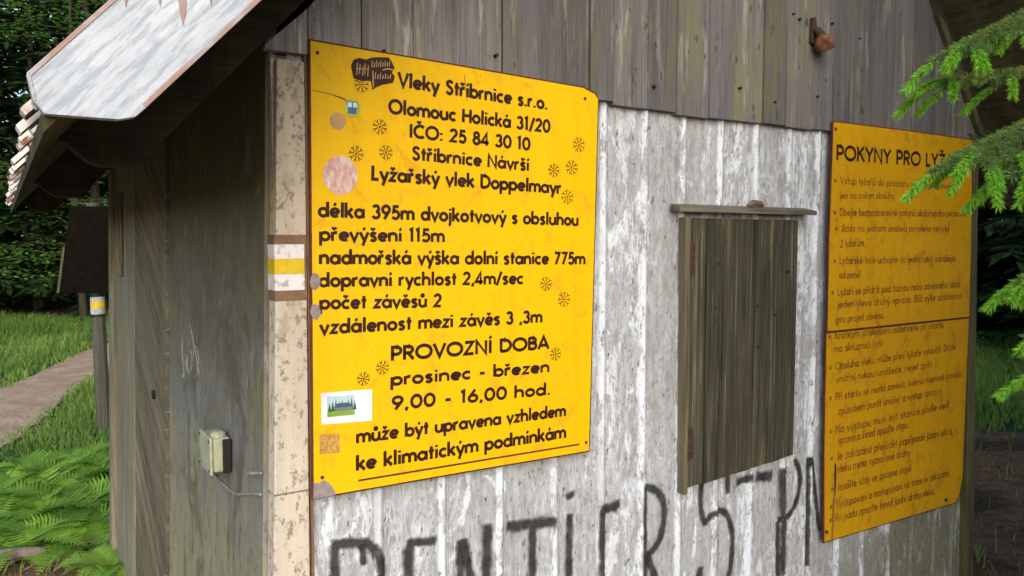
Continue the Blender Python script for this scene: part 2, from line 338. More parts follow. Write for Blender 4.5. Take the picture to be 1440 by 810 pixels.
TEXT1=[
  ('Vleky Stříbrnice s.r.o.',(0.761, 1.944),(1.169, 1.929),0.0340,'d'),
  ('Olomouc Holická 31/20',(0.738, 1.883),(1.18, 1.872),0.0330,'d'),
  ('IČO: 25 84 30 10',(0.788, 1.833),(1.119, 1.824),0.0320,'d'),
  ('Stříbrnice Návrší',(0.794, 1.783),(1.116, 1.773),0.0320,'d'),
  ('Lyžařský vlek Doppelmayr',(0.695, 1.733),(1.216, 1.719),0.0340,'d'),
  ('délka 395m dvojkotvový s obsluhou',(0.573, 1.65),(1.272, 1.638),0.0330,'d'),
  ('převýšení 115m',(0.575, 1.599),(0.877, 1.596),0.0320,'d'),
  ('nadmořská výška dolní stanice 775m',(0.574, 1.549),(1.295, 1.537),0.0330,'d'),
  ('dopravní rychlost 2,4m/sec',(0.572, 1.5),(1.099, 1.491),0.0320,'d'),
  ('počet závěsů 2',(0.573, 1.452),(0.868, 1.444),0.0320,'d'),
  ('vzdálenost mezi závěs 3 ,3m',(0.573, 1.398),(1.157, 1.391),0.0330,'d'),
  ('PROVOZNÍ DOBA',(0.738, 1.327),(1.179, 1.322),0.0350,'b'),
  ('prosinec - březen',(0.737, 1.27),(1.181, 1.261),0.0320,'b'),
  ('9,00 - 16,00 hod.',(0.739, 1.214),(1.181, 1.202),0.0330,'b'),
  ('může být upravena vzhledem',(0.653, 1.149),(1.233, 1.14),0.0330,'d'),
  ('ke klimatickým podmínkám',(0.652, 1.087),(1.234, 1.082),0.0350,'d'),
]
TEXT2=[
  ('POKYNY PRO LYŽAŘE',(2.356, 1.868),(3.167, 1.877),0.0540,'b',0),
  ('Vstup lyžařů do prostoru nástupiště povolen',(2.379, 1.789),(3.104, 1.797),0.0260,'n',1),
  ('jen na pokyn obsluhy.',(2.381, 1.74),(2.702, 1.748),0.0260,'n',0),
  ('Dbejte bezpodmínečně pokynů obsluhujícího personálu',(2.381, 1.682),(3.189, 1.693),0.0280,'n',1),
  ('Jízda na jednom unášeči povolena nejvýše',(2.391, 1.629),(3.069, 1.633),0.0270,'n',1),
  ('2 lyžařům.',(2.389, 1.576),(2.526, 1.58),0.0280,'n',0),
  ('Lyžařské hole uchopte do jedné ruky, odrážejte',(2.386, 1.519),(3.122, 1.517),0.0280,'n',1),
  ('od země!',(2.386, 1.47),(2.506, 1.469),0.0280,'n',0),
  ('Lyžaři se přidrží pod tažnou nebo závěsného táhla',(2.38, 1.412),(3.16, 1.416),0.0290,'n',1),
  ('jeden vlevo druhý vpravo. Blíž výše vzdálenost',(2.382, 1.369),(3.184, 1.37),0.0290,'n',0),
  ('pro projetí závěsu.',(2.379, 1.318),(2.653, 1.32),0.0290,'n',0),
  ('Krátkým přískokem odlehčete při startu',(2.375, 1.263),(3.056, 1.262),0.0290,'n',1),
  ('na skluznici lyží.',(2.376, 1.218),(2.658, 1.219),0.0290,'n',0),
  ('Obsluha vleku může před lyžaře vyloučit. Držte',(2.383, 1.157),(3.149, 1.169),0.0290,'n',1),
  ('vnitřní rukou unášeče, nejet zpět.',(2.388, 1.112),(2.99, 1.114),0.0290,'n',0),
  ('Při startu se nemá zavěsit, kolena napnout pomalu',(2.387, 1.051),(3.204, 1.058),0.0290,'n',1),
  ('způsobem pustit unášeč a výstup uprav.',(2.405, 0.999),(3.031, 1.004),0.0300,'n',0),
  ('Na výstupu musí být stanice podle vedl',(2.392, 0.935),(3.117, 0.942),0.0310,'n',1),
  ('vpravo a ihned opustte stopu.',(2.408, 0.895),(2.838, 0.898),0.0320,'n',0),
  ('Je zakázáno přejíždět popřípadě jízdní okraj',(2.403, 0.84),(3.144, 0.834),0.0320,'n',1),
  ('vleku mimo vyznačené dráhy.',(2.409, 0.795),(2.856, 0.79),0.0320,'n',0),
  ('Jezděte vždy ve správné stopě.',(2.41, 0.731),(2.871, 0.728),0.0310,'n',1),
  ('Vystupování a nastupování na trase je zakázáno.',(2.406, 0.67),(3.138, 0.667),0.0310,'n',1),
  ('Po pádu opustte ihned jízdní dráhu vleku.',(2.404, 0.623),(3.032, 0.611),0.0320,'n',1),
]
FLAKES= [(0.673, 1.939), (0.715, 1.851), (0.659, 1.789), (0.729, 1.796), (1.271, 1.848), (1.191, 1.778), (1.248, 1.788), (1.234, 1.712), (1.167, 1.489), (1.225, 1.447), (0.67, 1.292), (0.716, 1.313), (1.198, 1.306)]
RULE= [(0.655, 1.064), (1.278, 1.058)]
GRAF=[
  ([(0.607, 0.716), (0.609, 0.844), (0.609, 0.914)],0.0200),
  ([(0.604, 0.917), (0.641, 0.913), (0.682, 0.905), (0.703, 0.887), (0.718, 0.858), (0.721, 0.817), (0.707, 0.775), (0.654, 0.758), (0.614, 0.769)],0.0200),
  ([(0.676, 0.902), (0.677, 0.857)],0.0140),
  ([(0.659, 0.752), (0.69, 0.693), (0.721, 0.639)],0.0190),
  ([(0.79, 0.613), (0.791, 0.801), (0.793, 0.873)],0.0230),
  ([(0.789, 0.881), (0.822, 0.879), (0.863, 0.873)],0.0180),
  ([(0.793, 0.748), (0.85, 0.744)],0.0190),
  ([(0.792, 0.618), (0.86, 0.614)],0.0190),
  ([(0.928, 0.584), (0.931, 0.767), (0.935, 0.858)],0.0230),
  ([(0.938, 0.857), (0.96, 0.761), (1.002, 0.574)],0.0220),
  ([(1.01, 0.882), (1.007, 0.749), (1.002, 0.568)],0.0250),
  ([(1.07, 0.867), (1.122, 0.861), (1.176, 0.856), (1.216, 0.85)],0.0240),
  ([(1.15, 0.852), (1.147, 0.716), (1.143, 0.551)],0.0210),
  ([(1.271, 0.917), (1.274, 0.906)],0.0270),
  ([(1.271, 0.858), (1.27, 0.782), (1.267, 0.688), (1.265, 0.534)],0.0190),
  ([(1.377, 0.853), (1.414, 0.852), (1.444, 0.855)],0.0230),
  ([(1.381, 0.851), (1.38, 0.753), (1.381, 0.555)],0.0150),
  ([(1.541, 0.888), (1.542, 0.77), (1.547, 0.511)],0.0160),
  ([(1.542, 0.888), (1.587, 0.87), (1.616, 0.828), (1.62, 0.785), (1.607, 0.731), (1.583, 0.699), (1.556, 0.687)],0.0190),
  ([(1.554, 0.685), (1.581, 0.617), (1.617, 0.519)],0.0230),
  ([(1.773, 0.858), (1.77, 0.805), (1.779, 0.755), (1.79, 0.736), (1.809, 0.746), (1.831, 0.758), (1.862, 0.759), (1.894, 0.73), (1.913, 0.673), (1.913, 0.606), (1.899, 0.542), (1.853, 0.497), (1.776, 0.505)],0.0180),
  ([(1.774, 0.596), (1.769, 0.562)],0.0220),
  ([(1.889, 0.863), (1.89, 0.81)],0.0190),
  ([(1.931, 0.839), (1.996, 0.84)],0.0230),
  ([(2.025, 0.839), (2.095, 0.83)],0.0270),
  ([(2.15, 0.846), (2.153, 0.764), (2.16, 0.663), (2.161, 0.486)],0.0290),
  ([(2.134, 0.668), (2.139, 0.414)],0.0180),
  ([(2.214, 0.867), (2.239, 0.826), (2.244, 0.778), (2.223, 0.716), (2.188, 0.681), (2.136, 0.674)],0.0180),
  ([(2.284, 0.861), (2.287, 0.68), (2.288, 0.487)],0.0150),
  ([(2.288, 0.86), (2.312, 0.808), (2.329, 0.721), (2.353, 0.595)],0.0150),
]

# ------------------------------------------------------------------ ground and path
def path_x(y):                      # centre line of the foot path
    return -2.30 + (y - .8) * .285 + .012 * (y - 8) ** 2 * (1 if y > 8 else .0)
def gh(x, y):
    h = .035 * math.sin(x * 1.9 + y * .7) * math.cos(y * 1.3 - x * .6) + .02 * math.sin(x * 4.1 - y * 3.3)
    d = abs(x - path_x(y)) / 1.0
    if d < 1: h *= d * d * .9
    hx = max(abs(x - 1.9) - 1.4, 0); hy = max(abs(y - 3) - 1.3, 0); k = min(1, math.hypot(hx, hy) / .8)
    r = math.hypot(x, y)
    return h * k + .012 * max(0, r - 22) + (.0 if r < 24 else .15 * math.sin(x * .3) * math.cos(y * .27))
def axis(a0, a1, step, far):
    v = []; x = a0
    while x <= a1: v.append(x); x += step
    s = step
    while v[-1] < far: s *= 1.35; v.append(v[-1] + s)
    s = step
    while v[0] > -far: s *= 1.35; v.insert(0, v[0] - s)
    return v
g = MB(); xs = axis(-4, 14, .25, 220); ys = axis(-3, 20, .25, 220)
vs = [(x, y, gh(x, y)) for y in ys for x in xs]; nx = len(xs)
g.add(vs, [(j * nx + i, j * nx + i + 1, (j + 1) * nx + i + 1, (j + 1) * nx + i) for j in range(len(ys) - 1) for i in range(nx - 1)])
tag(g.build('ground', M_GROUND, smooth=True), kind='structure')
g = MB(); y = -1.5; rows = []
while y < 17.5:
    c = path_x(y); w0 = .42 + .04 * math.sin(y * 2.1) + .02 * math.sin(y * 5.7) + random.uniform(-.02, .02); w1 = .42 + .04 * math.sin(y * 1.7 + 1) + .02 * math.sin(y * 6.9) + random.uniform(-.02, .02)
    sl = .3; k = math.hypot(1, sl); rows.append([(c - w0 * k, y), (c - w0 * k * .4, y), (c + w1 * k * .4, y), (c + w1 * k, y)]); y += .12
vs = [(x, y, gh(x, y) + (.004 if i in (0, 3) else .016)) for r in rows for i, (x, y) in enumerate(r)]
g.add(vs, [(j * 4 + i, j * 4 + i + 1, j * 4 + 5 + i, j * 4 + 4 + i) for j in range(len(rows) - 1) for i in range(3)])
tag(g.build('path', M_PATH, smooth=True), kind='structure')

# ------------------------------------------------------------------ the hut
HUT = empty('wooden_hut', (1.89, 3.0, 0), 'weathered wooden ski lift hut with white peeling boards, a closed shutter and graffiti', 'hut')
def xl(z): return .478 + .0236 * (z - 1.5)          # the left wall leans in
def xr(z): return 3.305 - .042 * (z - 1.13)
def ztop(x): return 1.80 + 1.1 * (x - .04) if x <= 1.89 else 1.80 + 1.1 * (3.74 - x)
YF = 1.68
BEADS = [.718, .884, 1.05, 1.223, 1.382, 1.532, 1.679, 1.836, 1.996, 2.156, 2.302, 2.46, 2.61, 2.77, 2.93, 3.09, 3.22]
def bead(x):
    h = 0
    for b in BEADS:
        d = abs(x - b)
        if d < .012: h = max(h, .0095 * math.cos(d / .012 * math.pi / 2))
        elif d < .018: h = min(h, -.004)
    return h
xs = [.52]
for b in BEADS: xs += [b - .0185, b - .0178, b - .0122, b - .0115] + [b + .012 * (k / 4 - 1) for k in range(1, 8)] + [b + .0115, b + .0122, b + .0178, b + .0185]
xs += [xr(1)]; xs = sorted(set(round(x, 5) for x in xs))
zz = [-.1 + 2.12 * i / 24 for i in range(25)]
m = MB()
for i in range(len(xs) - 1):
    xm = (xs[i] + xs[i + 1]) / 2; m.tone = .64 if bead(xm) > 0 else .5 + .06 * math.sin(int(xm / .157) * 2.3)
    bi = sum(1 for b in BEADS if b < xm); off = .0015 * math.sin(bi * 12.9)
    for j in range(24):
        def pt(x, z): return (x, YF - bead(x) + (off if abs(bead(x)) < 1e-6 else 0) + .0012 * math.sin(z * 9 + x * 30), z)
        m.face([pt(xs[i], zz[j]), pt(xs[i + 1], zz[j]), pt(xs[i + 1], zz[j + 1]), pt(xs[i], zz[j + 1])])
m.tone = .5; m.box(.49, xr(1) - .01, YF + .012, YF + .03, -.1, 2.0)
FW = m.build('front_wall', M_WHITE, HUT)
FW['label'] = 'white boarded lower front with peeling paint and black graffiti'

# graffiti: sprayed strokes that follow the boards
class Stroke: pass
gv, gf, ge = [], [], []
for si, (pts, w) in enumerate(GRAF):
    p = catmull([tuple(q) for q in pts], 8) if len(pts) > 2 else [tuple(pts[0])] + [tuple(pts[0][j] + (pts[1][j] - pts[0][j]) * k / 5 for j in (0, 1)) for k in range(1, 6)]
    q = [p[0]]
    for a in p[1:]:
        L = math.hypot(a[0] - q[-1][0], a[1] - q[-1][1]); n = max(1, int(L / .008))
        b0 = q[-1]; q += [(b0[0] + (a[0] - b0[0]) * k / n, b0[1] + (a[1] - b0[1]) * k / n) for k in range(1, n + 1)]
    d0 = Vector((q[0][0] - q[1][0], q[0][1] - q[1][1])).normalized() * w * .45; q.insert(0, (q[0][0] + d0.x, q[0][1] + d0.y))
    d0 = Vector((q[-1][0] - q[-2][0], q[-1][1] - q[-2][1])).normalized() * w * .45; q.append((q[-1][0] + d0.x, q[-1][1] + d0.y))
    N = len(q); base = len(gv)
    for i, (x, z) in enumerate(q):
        d = Vector((q[min(i + 1, N - 1)][0] - q[max(i - 1, 0)][0], q[min(i + 1, N - 1)][1] - q[max(i - 1, 0)][1])).normalized(); nn = Vector((-d.y, d.x))
        ww = w * 1.0 * (1 + .10 * math.sin(i * .7 + si * 2) + .06 * math.sin(i * 1.9)); tip = 1 if i in (0, N - 1) else (.35 if i in (1, N - 2) else 0)
        for k in (-2, -1, 0, 1, 2):
            X, Z = x + nn.x * ww * k / 2, z + nn.y * ww * k / 2
            gv.append((X - LOC[HUT.name].x, YF - max(bead(X), -.001) - .0042 - .00012 * (si % 12) - LOC[HUT.name].y, Z)); ge.append(max(abs(k) / 2, tip))
    for i in range(N - 1):
        for k in range(4): gf.append((base + i * 5 + k, base + i * 5 + k + 1, base + i * 5 + k + 6, base + i * 5 + k + 5))
me = bpy.data.meshes.new('graffiti'); me.from_pydata(gv, [], gf); me.materials.append(M_SPRAY)
at = me.attributes.new('edge', 'FLOAT', 'POINT'); at.data.foreach_set('value', ge)
go = bpy.data.objects.new('graffiti', me); scene.collection.objects.link(go); go.parent = FW

# gable boards
seams = [.468, .56, .68, .805, .926, 1.045, 1.165, 1.315, 1.396, 1.52, 1.63, 1.76, 1.87, 2.0, 2.11, 2.24, 2.347, 2.46, 2.57, 2.70, 2.81, 2.93, 3.05, 3.16, 3.27]
def gtop(x): return min(1.985 + 1.12 * (x - .468), 2.02 + 1.24 * (3.268 - x))
m = MB()
for i in range(len(seams) - 1):
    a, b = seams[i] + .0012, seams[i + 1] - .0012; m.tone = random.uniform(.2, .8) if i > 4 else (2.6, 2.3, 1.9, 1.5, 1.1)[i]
    zb = 1.990 - .017 * min(1, (a - .468) / .95) - .012 * (a > 1.39) + random.uniform(-.004, .004)
    if b < 1.40: zb = max(zb, 1.985 - .03 * (a > .55) - .0)
    y0 = 1.6585 + random.uniform(-.0025, .003) - (.006 if 1.31 < a < 1.39 else 0)
    za, zc = max(gtop(a), zb + .01), max(gtop(b), zb + .01)
    poly = [(a, zb), (b, zb), (b, zc)]
    if a < 1.8 < b or (gtop((a + b) / 2) > max(za, zc)): poly.append(((a + b) / 2, gtop((a + b) / 2)))
    poly.append((a, za)); m.prism(poly, y0, 1.678 if zb > 1.94 else 1.67)
m.tone = .3
m.prism([(.50, 1.99), (3.25, 1.99), (3.25, 2.03), (1.81, 3.44), (.50, 2.0)], 1.684, 1.70)
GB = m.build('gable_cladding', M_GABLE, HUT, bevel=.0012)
for k in range(26):
    x = random.choice(seams[1:-1]) + random.choice((-.02, .02, .05)); z = random.choice((2.04, 2.30, 2.58)) + random.uniform(-.03, .03); q = random.uniform(.0025, .0045)
    if z < gtop(x) - .03: m = MB(); m.disc(x, z, q, q, 1.6485, 10, .2, .02); m.build('nail', M_NAIL, GB)
# trims on the gable slopes and corners
m = MB(); m.prism([(2.95, 2.435), (3.285, 2.02), (3.325, 2.02), (3.0, 2.42)], 1.650, 1.69); m.build('verge_trim', M_MOSSY, HUT)
m = MB()
def trim(z0, z1):
    m.hexa([(xl(z0) + .006, 1.665, z0), (.549 + .0056 * (z0 - 1), 1.665, z0), (.549, 1.70, z0), (xl(z0) + .006, 1.712, z0),
            (xl(z1) + .006, 1.665, z1), (.549 + .0056 * (z1 - 1), 1.665, z1), (.549, 1.70, z1), (xl(z1) + .006, 1.712, z1)])
trim(1.056, 1.978); trim(-.1, 1.0535)
CT = m.build('corner_trim', M_CREAM, HUT, bevel=.003)
CT['label'] = 'cream painted corner board with a yellow and white trail mark'
TM = None
m = MB(); XB, YB = xl(1.54) + .0035, 1.6632
def band(z0, z1, mi, x1=.546, extra=0):
    m.mi = mi; e = .0003 * mi
    m.box(XB - e, x1, YB - e, YB + .002, z0, z1); m.box(XB - e, XB + .002, YB + .002, 1.715, z0, z1)
band(1.592, 1.612, 0, .551); band(1.561, 1.5915, 1); band(1.529, 1.5605, 2); band(1.494, 1.5285, 1); band(1.472, 1.4935, 0, .551)
m.mi = 0; m.box(.5465, .551, YB, YB + .002, 1.4936, 1.5915)
tmk = m.build('trail_mark', [M_TBROWN, M_TWHITE, M_YEL], CT); tmk['label'] = 'yellow stripe between two white stripes'
m = MB(); m.hexa([(xr(-.1) - .05, 1.652, -.1), (xr(-.1) + .01, 1.652, -.1), (xr(-.1) + .01, 1.71, -.1), (xr(-.1) - .05, 1.71, -.1),
                  (xr(2.02) - .045, 1.652, 2.019), (xr(2.02) + .01, 1.652, 2.019), (xr(2.02) + .01, 1.71, 2.019), (xr(2.02) - .045, 1.71, 2.019)])
c2 = m.build('corner_trim', M_MOSSY, HUT, bevel=.003); c2['label'] = 'mossy narrow corner board'
m = MB(); m.box(.5525, .5575, 1.662, 1.69, .85, 2.02); m.build('batten', M_TBROWN, HUT)
# left wall: panel, nailed strip, slanting planks, end boards with a dark opening
def slab(m, y0, y1, z0, z1, t=.02, out=0.0):
    m.hexa([(xl(z0) - out, y0, z0), (xl(z0) + t, y0, z0), (xl(z0) + t, y1, z0), (xl(z0) - out, y1, z0),
            (xl(z1) - out, y0, z1), (xl(z1) + t, y0, z1), (xl(z1) + t, y1, z1), (xl(z1) - out, y1, z1)])
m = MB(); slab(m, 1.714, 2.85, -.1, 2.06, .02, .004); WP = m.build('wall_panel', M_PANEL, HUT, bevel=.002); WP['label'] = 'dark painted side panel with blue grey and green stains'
m = MB(); slab(m, 2.8505, 2.93, -.1, 2.06, .05, -.03); m.build('recessed_strip', M_BLACKB, HUT)  # solid strip in the gap, its shade put into the colour
for z in (.45, .62, .80, .96, 1.02, 1.22, 1.30, 1.42, 1.60, 1.75): m = MB(); m.tube([(xl(z) - .004, 2.852, z), (xl(z) - .012, 2.88, z - .004), (xl(z) - .008, 2.915, z - .012)], .0022, 5); m.build('bent_nail', M_CABLE, HUT)
m = MB(); ua = Vector((math.sin(R(62)), math.cos(R(62)))); ub = Vector((-ua.y, ua.x))     # slanting planks, cut to the bay
def clip(poly, ax, lim, keep_less):
    out = []
    for i in range(len(poly)):
        a, b = poly[i], poly[(i + 1) % len(poly)]; ia = (a[ax] <= lim) == keep_less; ib = (b[ax] <= lim) == keep_less
        if ia: out.append(a)
        if ia != ib: k = (lim - a[ax]) / (b[ax] - a[ax]); out.append((a[0] + (b[0] - a[0]) * k, a[1] + (b[1] - a[1]) * k))
    return out
for i in range(-14, 22):
    m.tone = random.uniform(.2, .85); c0 = Vector((3.3, 1.0)) + ub * (i * .123); q = [c0 - ua * 3, c0 + ua * 3, c0 + ua * 3 + ub * .121, c0 - ua * 3 + ub * .121]; q = [(p.x, p.y) for p in q]
    for ax, lim, kl in ((0, 2.931, False), (0, 3.68, True), (1, -.1, False), (1, 2.06, True)): q = clip(q, ax, lim, kl) if len(q) > 2 else q
    if len(q) < 3: continue
    n = len(q); o_ = .003 * random.random(); v = [(xl(z) - o_, y, z) for y, z in q] + [(xl(z) + .02, y, z) for y, z in q]
    m.add(v, [tuple(range(n)), tuple(reversed(range(n, 2 * n)))] + [(k, k + n, (k + 1) % n + n, (k + 1) % n) for k in range(n)])
m.build('slanting_boards', M_DIAG, HUT)
m = MB(); m.tone = .55
for a, b, z0, z1 in ((3.681, 3.85, -.1, 2.06), (3.8515, 4.03, -.1, 2.06), (4.0315, 4.27, -.1, 1.43), (4.0315, 4.27, 1.84, 2.06), (4.2715, 4.31, -.1, 2.06)):
    m.tone = random.uniform(.4, .75); slab(m, a, b, z0, z1, .02, .004)
m.build('end_boards', M_SIDEP, HUT)
m = MB(); slab(m, 4.3115, 4.40, -.1, 1.95, .05, .027); m.build('corner_trim', M_SIDEP, HUT, bevel=.003)
m = MB(); slab(m, 1.72, 4.27, -.1, 2.0, .11, -.085)
m.box(.56, xr(1) - .03, 4.28, 4.31, -.1, 3.0)
m.build('lining', M_DARK, HUT)
m = MB()
for i in range(16):
    m.tone = random.uniform(.3, .7); y0 = 1.712 + i * .1625; z0, z1 = -.1, 2.06
    m.hexa([(xr(z0) - .02, y0, z0), (xr(z0), y0, z0), (xr(z0), y0 + .161, z0), (xr(z0) - .02, y0 + .161, z0), (xr(z1) - .02, y0, z1), (xr(z1), y0, z1), (xr(z1), y0 + .161, z1), (xr(z1) - .02, y0 + .161, z1)])
m.build('side_wall', M_SIDEP, HUT)
m = MB()
for i in range(17):
    m.tone = random.uniform(.3, .7); a = .50 + i * .1655; b = a + .164
    m.prism([(a, -.1), (b, -.1), (b, ztop(b) - .05), (a, ztop(a) - .05)], 4.312, 4.33)
m.build('rear_wall', M_SIDEP, HUT)
# scratched writing on the side panel
m = MB()
SCR = [[(2.50, 1.345), (2.60, 1.31), (2.625, 1.263), (2.61, 1.22), (2.60, 1.176)], [(2.42, 1.34), (2.50, 1.30), (2.56, 1.24), (2.615, 1.17)], [(2.50, 1.345), (2.46, 1.31), (2.40, 1.25), (2.37, 1.215)],
       [(2.54, 1.25), (2.50, 1.27), (2.47, 1.25), (2.49, 1.21), (2.53, 1.20), (2.54, 1.25)], [(2.46, 1.24), (2.42, 1.29), (2.38, 1.27), (2.40, 1.215), (2.44, 1.20)], [(2.60, 1.235), (2.57, 1.245), (2.555, 1.215), (2.575, 1.18)]]
for s_ in SCR: m.tube([(xl(z) - .0048, y, z) for y, z in catmull(s_, 5)], .0019, 4)
m.build('scratched_graffiti', M_CABLE, WP)
m = MB(); m.tube([(xl(1.07) - .004, 1.81, 1.075), (xl(1.07) - .018, 1.80, 1.074), (xl(1.07) - .022, 1.75, 1.088), (xl(1.07) - .01, 1.705, 1.098)], .0032, 6); m.build('door_hook', M_CABLE, HUT)
m = MB(); m.tube([(xl(1.03) + .005, 3.16, 1.028), (xl(1.03) - .012, 3.16, 1.028)], .017, 10); m.build('knot', M_DARK, HUT)

# roof
RF = MB()
th = .03; RD = .045      # the roof deck lies below the top edge of the verge board
for sgn in (0, 1):
    for k in range(12):
        RF.tone = random.uniform(.2, .8); a, b = .05 + (1.89 - .05) * k / 12 + .001, .05 + (1.89 - .05) * (k + 1) / 12 - .001
        p = [(a, ztop(a) - th - RD), (b, ztop(b) - th - RD), (b, ztop(b) - RD), (a, ztop(a) - RD)]
        if sgn: p = [(3.78 - x, z) for x, z in reversed(p)]
        RF.prism(p, 1.172, 4.75)
ROOF = RF.build('roof', M_SOFF, HUT)
def rafter(y0, y1):
    for sgn in (0, 1):
        m = MB(); lo = lambda x: ztop(x) - .275
        tail = [(.225, lo(.225) + .012), (.205, 1.742), (.165, 1.742), (.145, 1.748), (.125, 1.766), (.112, 1.778), (.10, 1.785)]
        p = [(1.888, lo(1.888))] + [(1.888, ztop(1.888) - th - RD - .001), (.09, ztop(.09) - th - RD - .001)] + list(reversed(tail))
        p = list(reversed(p))
        p = p[::-1]
        if sgn: p = [(3.78 - x, z) for x, z in p]
        else: p = p[::-1]
        if sgn: p = p
        m.prism(p, y0, y1); m.build('rafter', M_RAFT, ROOF, bevel=.003)
rafter(1.685, 1.745); rafter(2.98, 3.04); rafter(4.56, 4.62)
# boards closing the roof between wall top and sheathing
RUNS = [[(x - w, ztop(x - w) + .010), (x - w * .35, zt + .02), (x, zt), (x + w * .4, zt + .018), (x + w, ztop(x + w) + .010)] for x, zt, w in ((.216, 1.888, .011), (.147, 1.901, .010), (.188, 1.908, .009), (.253, 1.919, .010), (.33, 1.99, .012), (.41, 2.10, .010))]
bpoly = [(.034, 1.805), (.040, 1.772), (.052, 1.757), (.135, 1.757), (.155, 1.762), (.168, 1.775), (.36, 1.980), (1.888, 1.980 + 1.1 * 1.528), (1.888, ztop(1.888) + .012)]
for sgn in (0, 1):
    m = MB(); p = bpoly if not sgn else [(3.78 - x, z) for x, z in reversed(bpoly)]
    n = len(p); cen = None
    m.tone = .12; m.prism(p, 1.150, 1.171)
    # rusty hem along the edges and rust runs
    m.tone = .55
    def strip(a, b, w):
        d = Vector((b[0] - a[0], b[1] - a[1])); nn = Vector((-d.y, d.x)).normalized() * w
        q = [(a[0], a[1]), (b[0], b[1]), (b[0] + nn.x, b[1] + nn.y), (a[0] + nn.x, a[1] + nn.y)]
        m.prism(q, 1.1485, 1.1505)
    if not sgn:
        strip((1.888, ztop(1.888) + .012), (.034, 1.805), .006); strip((.168, 1.775), (.36, 1.980), .007); strip((.36, 1.980), (1.888, 1.980 + 1.1 * 1.528), .007); strip((.034, 1.805), (.040, 1.772), .004)
        m.tone = .8
        for pts in RUNS: m.prism(pts, 1.1482, 1.1502)
    bo = m.build('bargeboard', M_ZINC, ROOF, bevel=.002)
    bo['label'] = 'white metal sheathed verge board with rusty edges'
m = MB(); ny = 44; nr = 11
for sgn in (0, 1):
    for r in range(nr):
        for j in range(ny):
            m.mi = 0 if r == 0 else 1; m.tone = random.random()
            y0 = 1.19 + j * .081 + random.uniform(-.012, .012); y1 = y0 + .080 + random.uniform(-.03, .0)
            xa = .044 + r * .17 + random.uniform(-.015, .015) * (1 if r == 0 else .5); xb = min(xa + .21, 1.89)
            l0 = .020 - RD; l1 = .004 - RD
            if r == 0: l0 += random.uniform(-.012, .006)
            t_ = random.uniform(.007, .014) if r == 0 else .014
            q = [(xa, 1.80 + 1.1 * (xa - .04) + l0), (xb, ztop(xb) + l1), (xb, ztop(xb) + l1 + .014), (xa - .006, 1.80 + 1.1 * (xa - .04) + l0 + t_)]
            if sgn: q = [(3.78 - x, z) for x, z in reversed(q)]
            m.prism(q, y0, y1)
m.mi = 1
m.tone = .5
m.prism([(1.78, ztop(1.78) - .01), (1.89, ztop(1.89) - .01), (2.0, ztop(2.0) - .01), (1.89, ztop(1.89) + .02)], 1.175, 4.76)
m.build('roof_tiles', [M_TILE, M_TILE2], ROOF)

# shutter and ledge
m = MB(); xa = 1.6815; n = 7
for i in range(n):
    a = xa + (2.175 - xa) * i / n; b = xa + (2.175 - xa) * (i + 1) / n - .0032; m.tone = random.uniform(.2, .85); y0 = 1.648 + random.uniform(-.0025, .003)
    zb = lambda x: .866 + (x - 1.649) / .526 * .028
    m.prism([(a, zb(a) - .0015 * (i % 2)), (b, zb(b) - .0015 * (i % 2) + random.uniform(-.001, .001)), (b, 1.665), (a, 1.665)], y0, 1.668)
SH = m.build('shutter', M_SHUT, HUT, bevel=.0012); SH['label'] = 'closed shutter of dark olive boards'
m = MB(); m.prism([(1.668, .850), (1.681, .851), (1.681, 1.667), (1.660, 1.667)], 1.643, 1.6735); m.build('stile', M_STILE, SH, bevel=.002)
for z in (1.497, .955):
    m = MB(); m.tone = .5; m.prism([(1.684, z), (1.699, z + .003), (1.697, z + .095), (1.684, z + .095)], 1.642, 1.647)
    m.tube([(1.683, 1.643, z - .002), (1.683, 1.643, z + .10)], .0055, 8); m.build('hinge', M_HINGE, SH)
    for q in (.02, .075): m = MB(); m.disc(1.691, z + q, .0035, .0035, 1.640, 8, .1, .003); m.build('screw', M_NAIL, SH)
for x, z in ((1.791, 1.398), (1.792, 1.362), (1.978, 1.396), (2.06, 1.363), (1.982, 1.267), (1.797, 1.265), (1.80, 1.53), (2.12, 1.50)): m = MB(); m.disc(x, z, .0045, .0045, 1.6445, 8, .2, .01); m.build('nail', M_NAIL, SH)
m = MB(); m.box(1.685, 2.17, 1.669, 1.678, .90, 1.66); m.build('shutter_backing', M_DARK, SH)
m = MB(); m.hexa([(1.618, 1.625, 1.681), (2.232, 1.625, 1.681), (2.232, 1.672, 1.686), (1.626, 1.672, 1.686), (1.618, 1.625, 1.695), (2.232, 1.625, 1.695), (2.232, 1.672, 1.706), (1.626, 1.672, 1.706)])
m.build('window_ledge', M_CAPW, HUT, bevel=.0015)
m = MB(); m.tube([(1.93, 1.65, 1.706), (1.95, 1.648, 1.716), (1.985, 1.65, 1.714), (2.0, 1.652, 1.708)], [.005, .010, .009, .005], 7)
tag(m.build('debris_lump', M_DEADT), 'brown debris lying on the ledge above the shutter', 'debris')

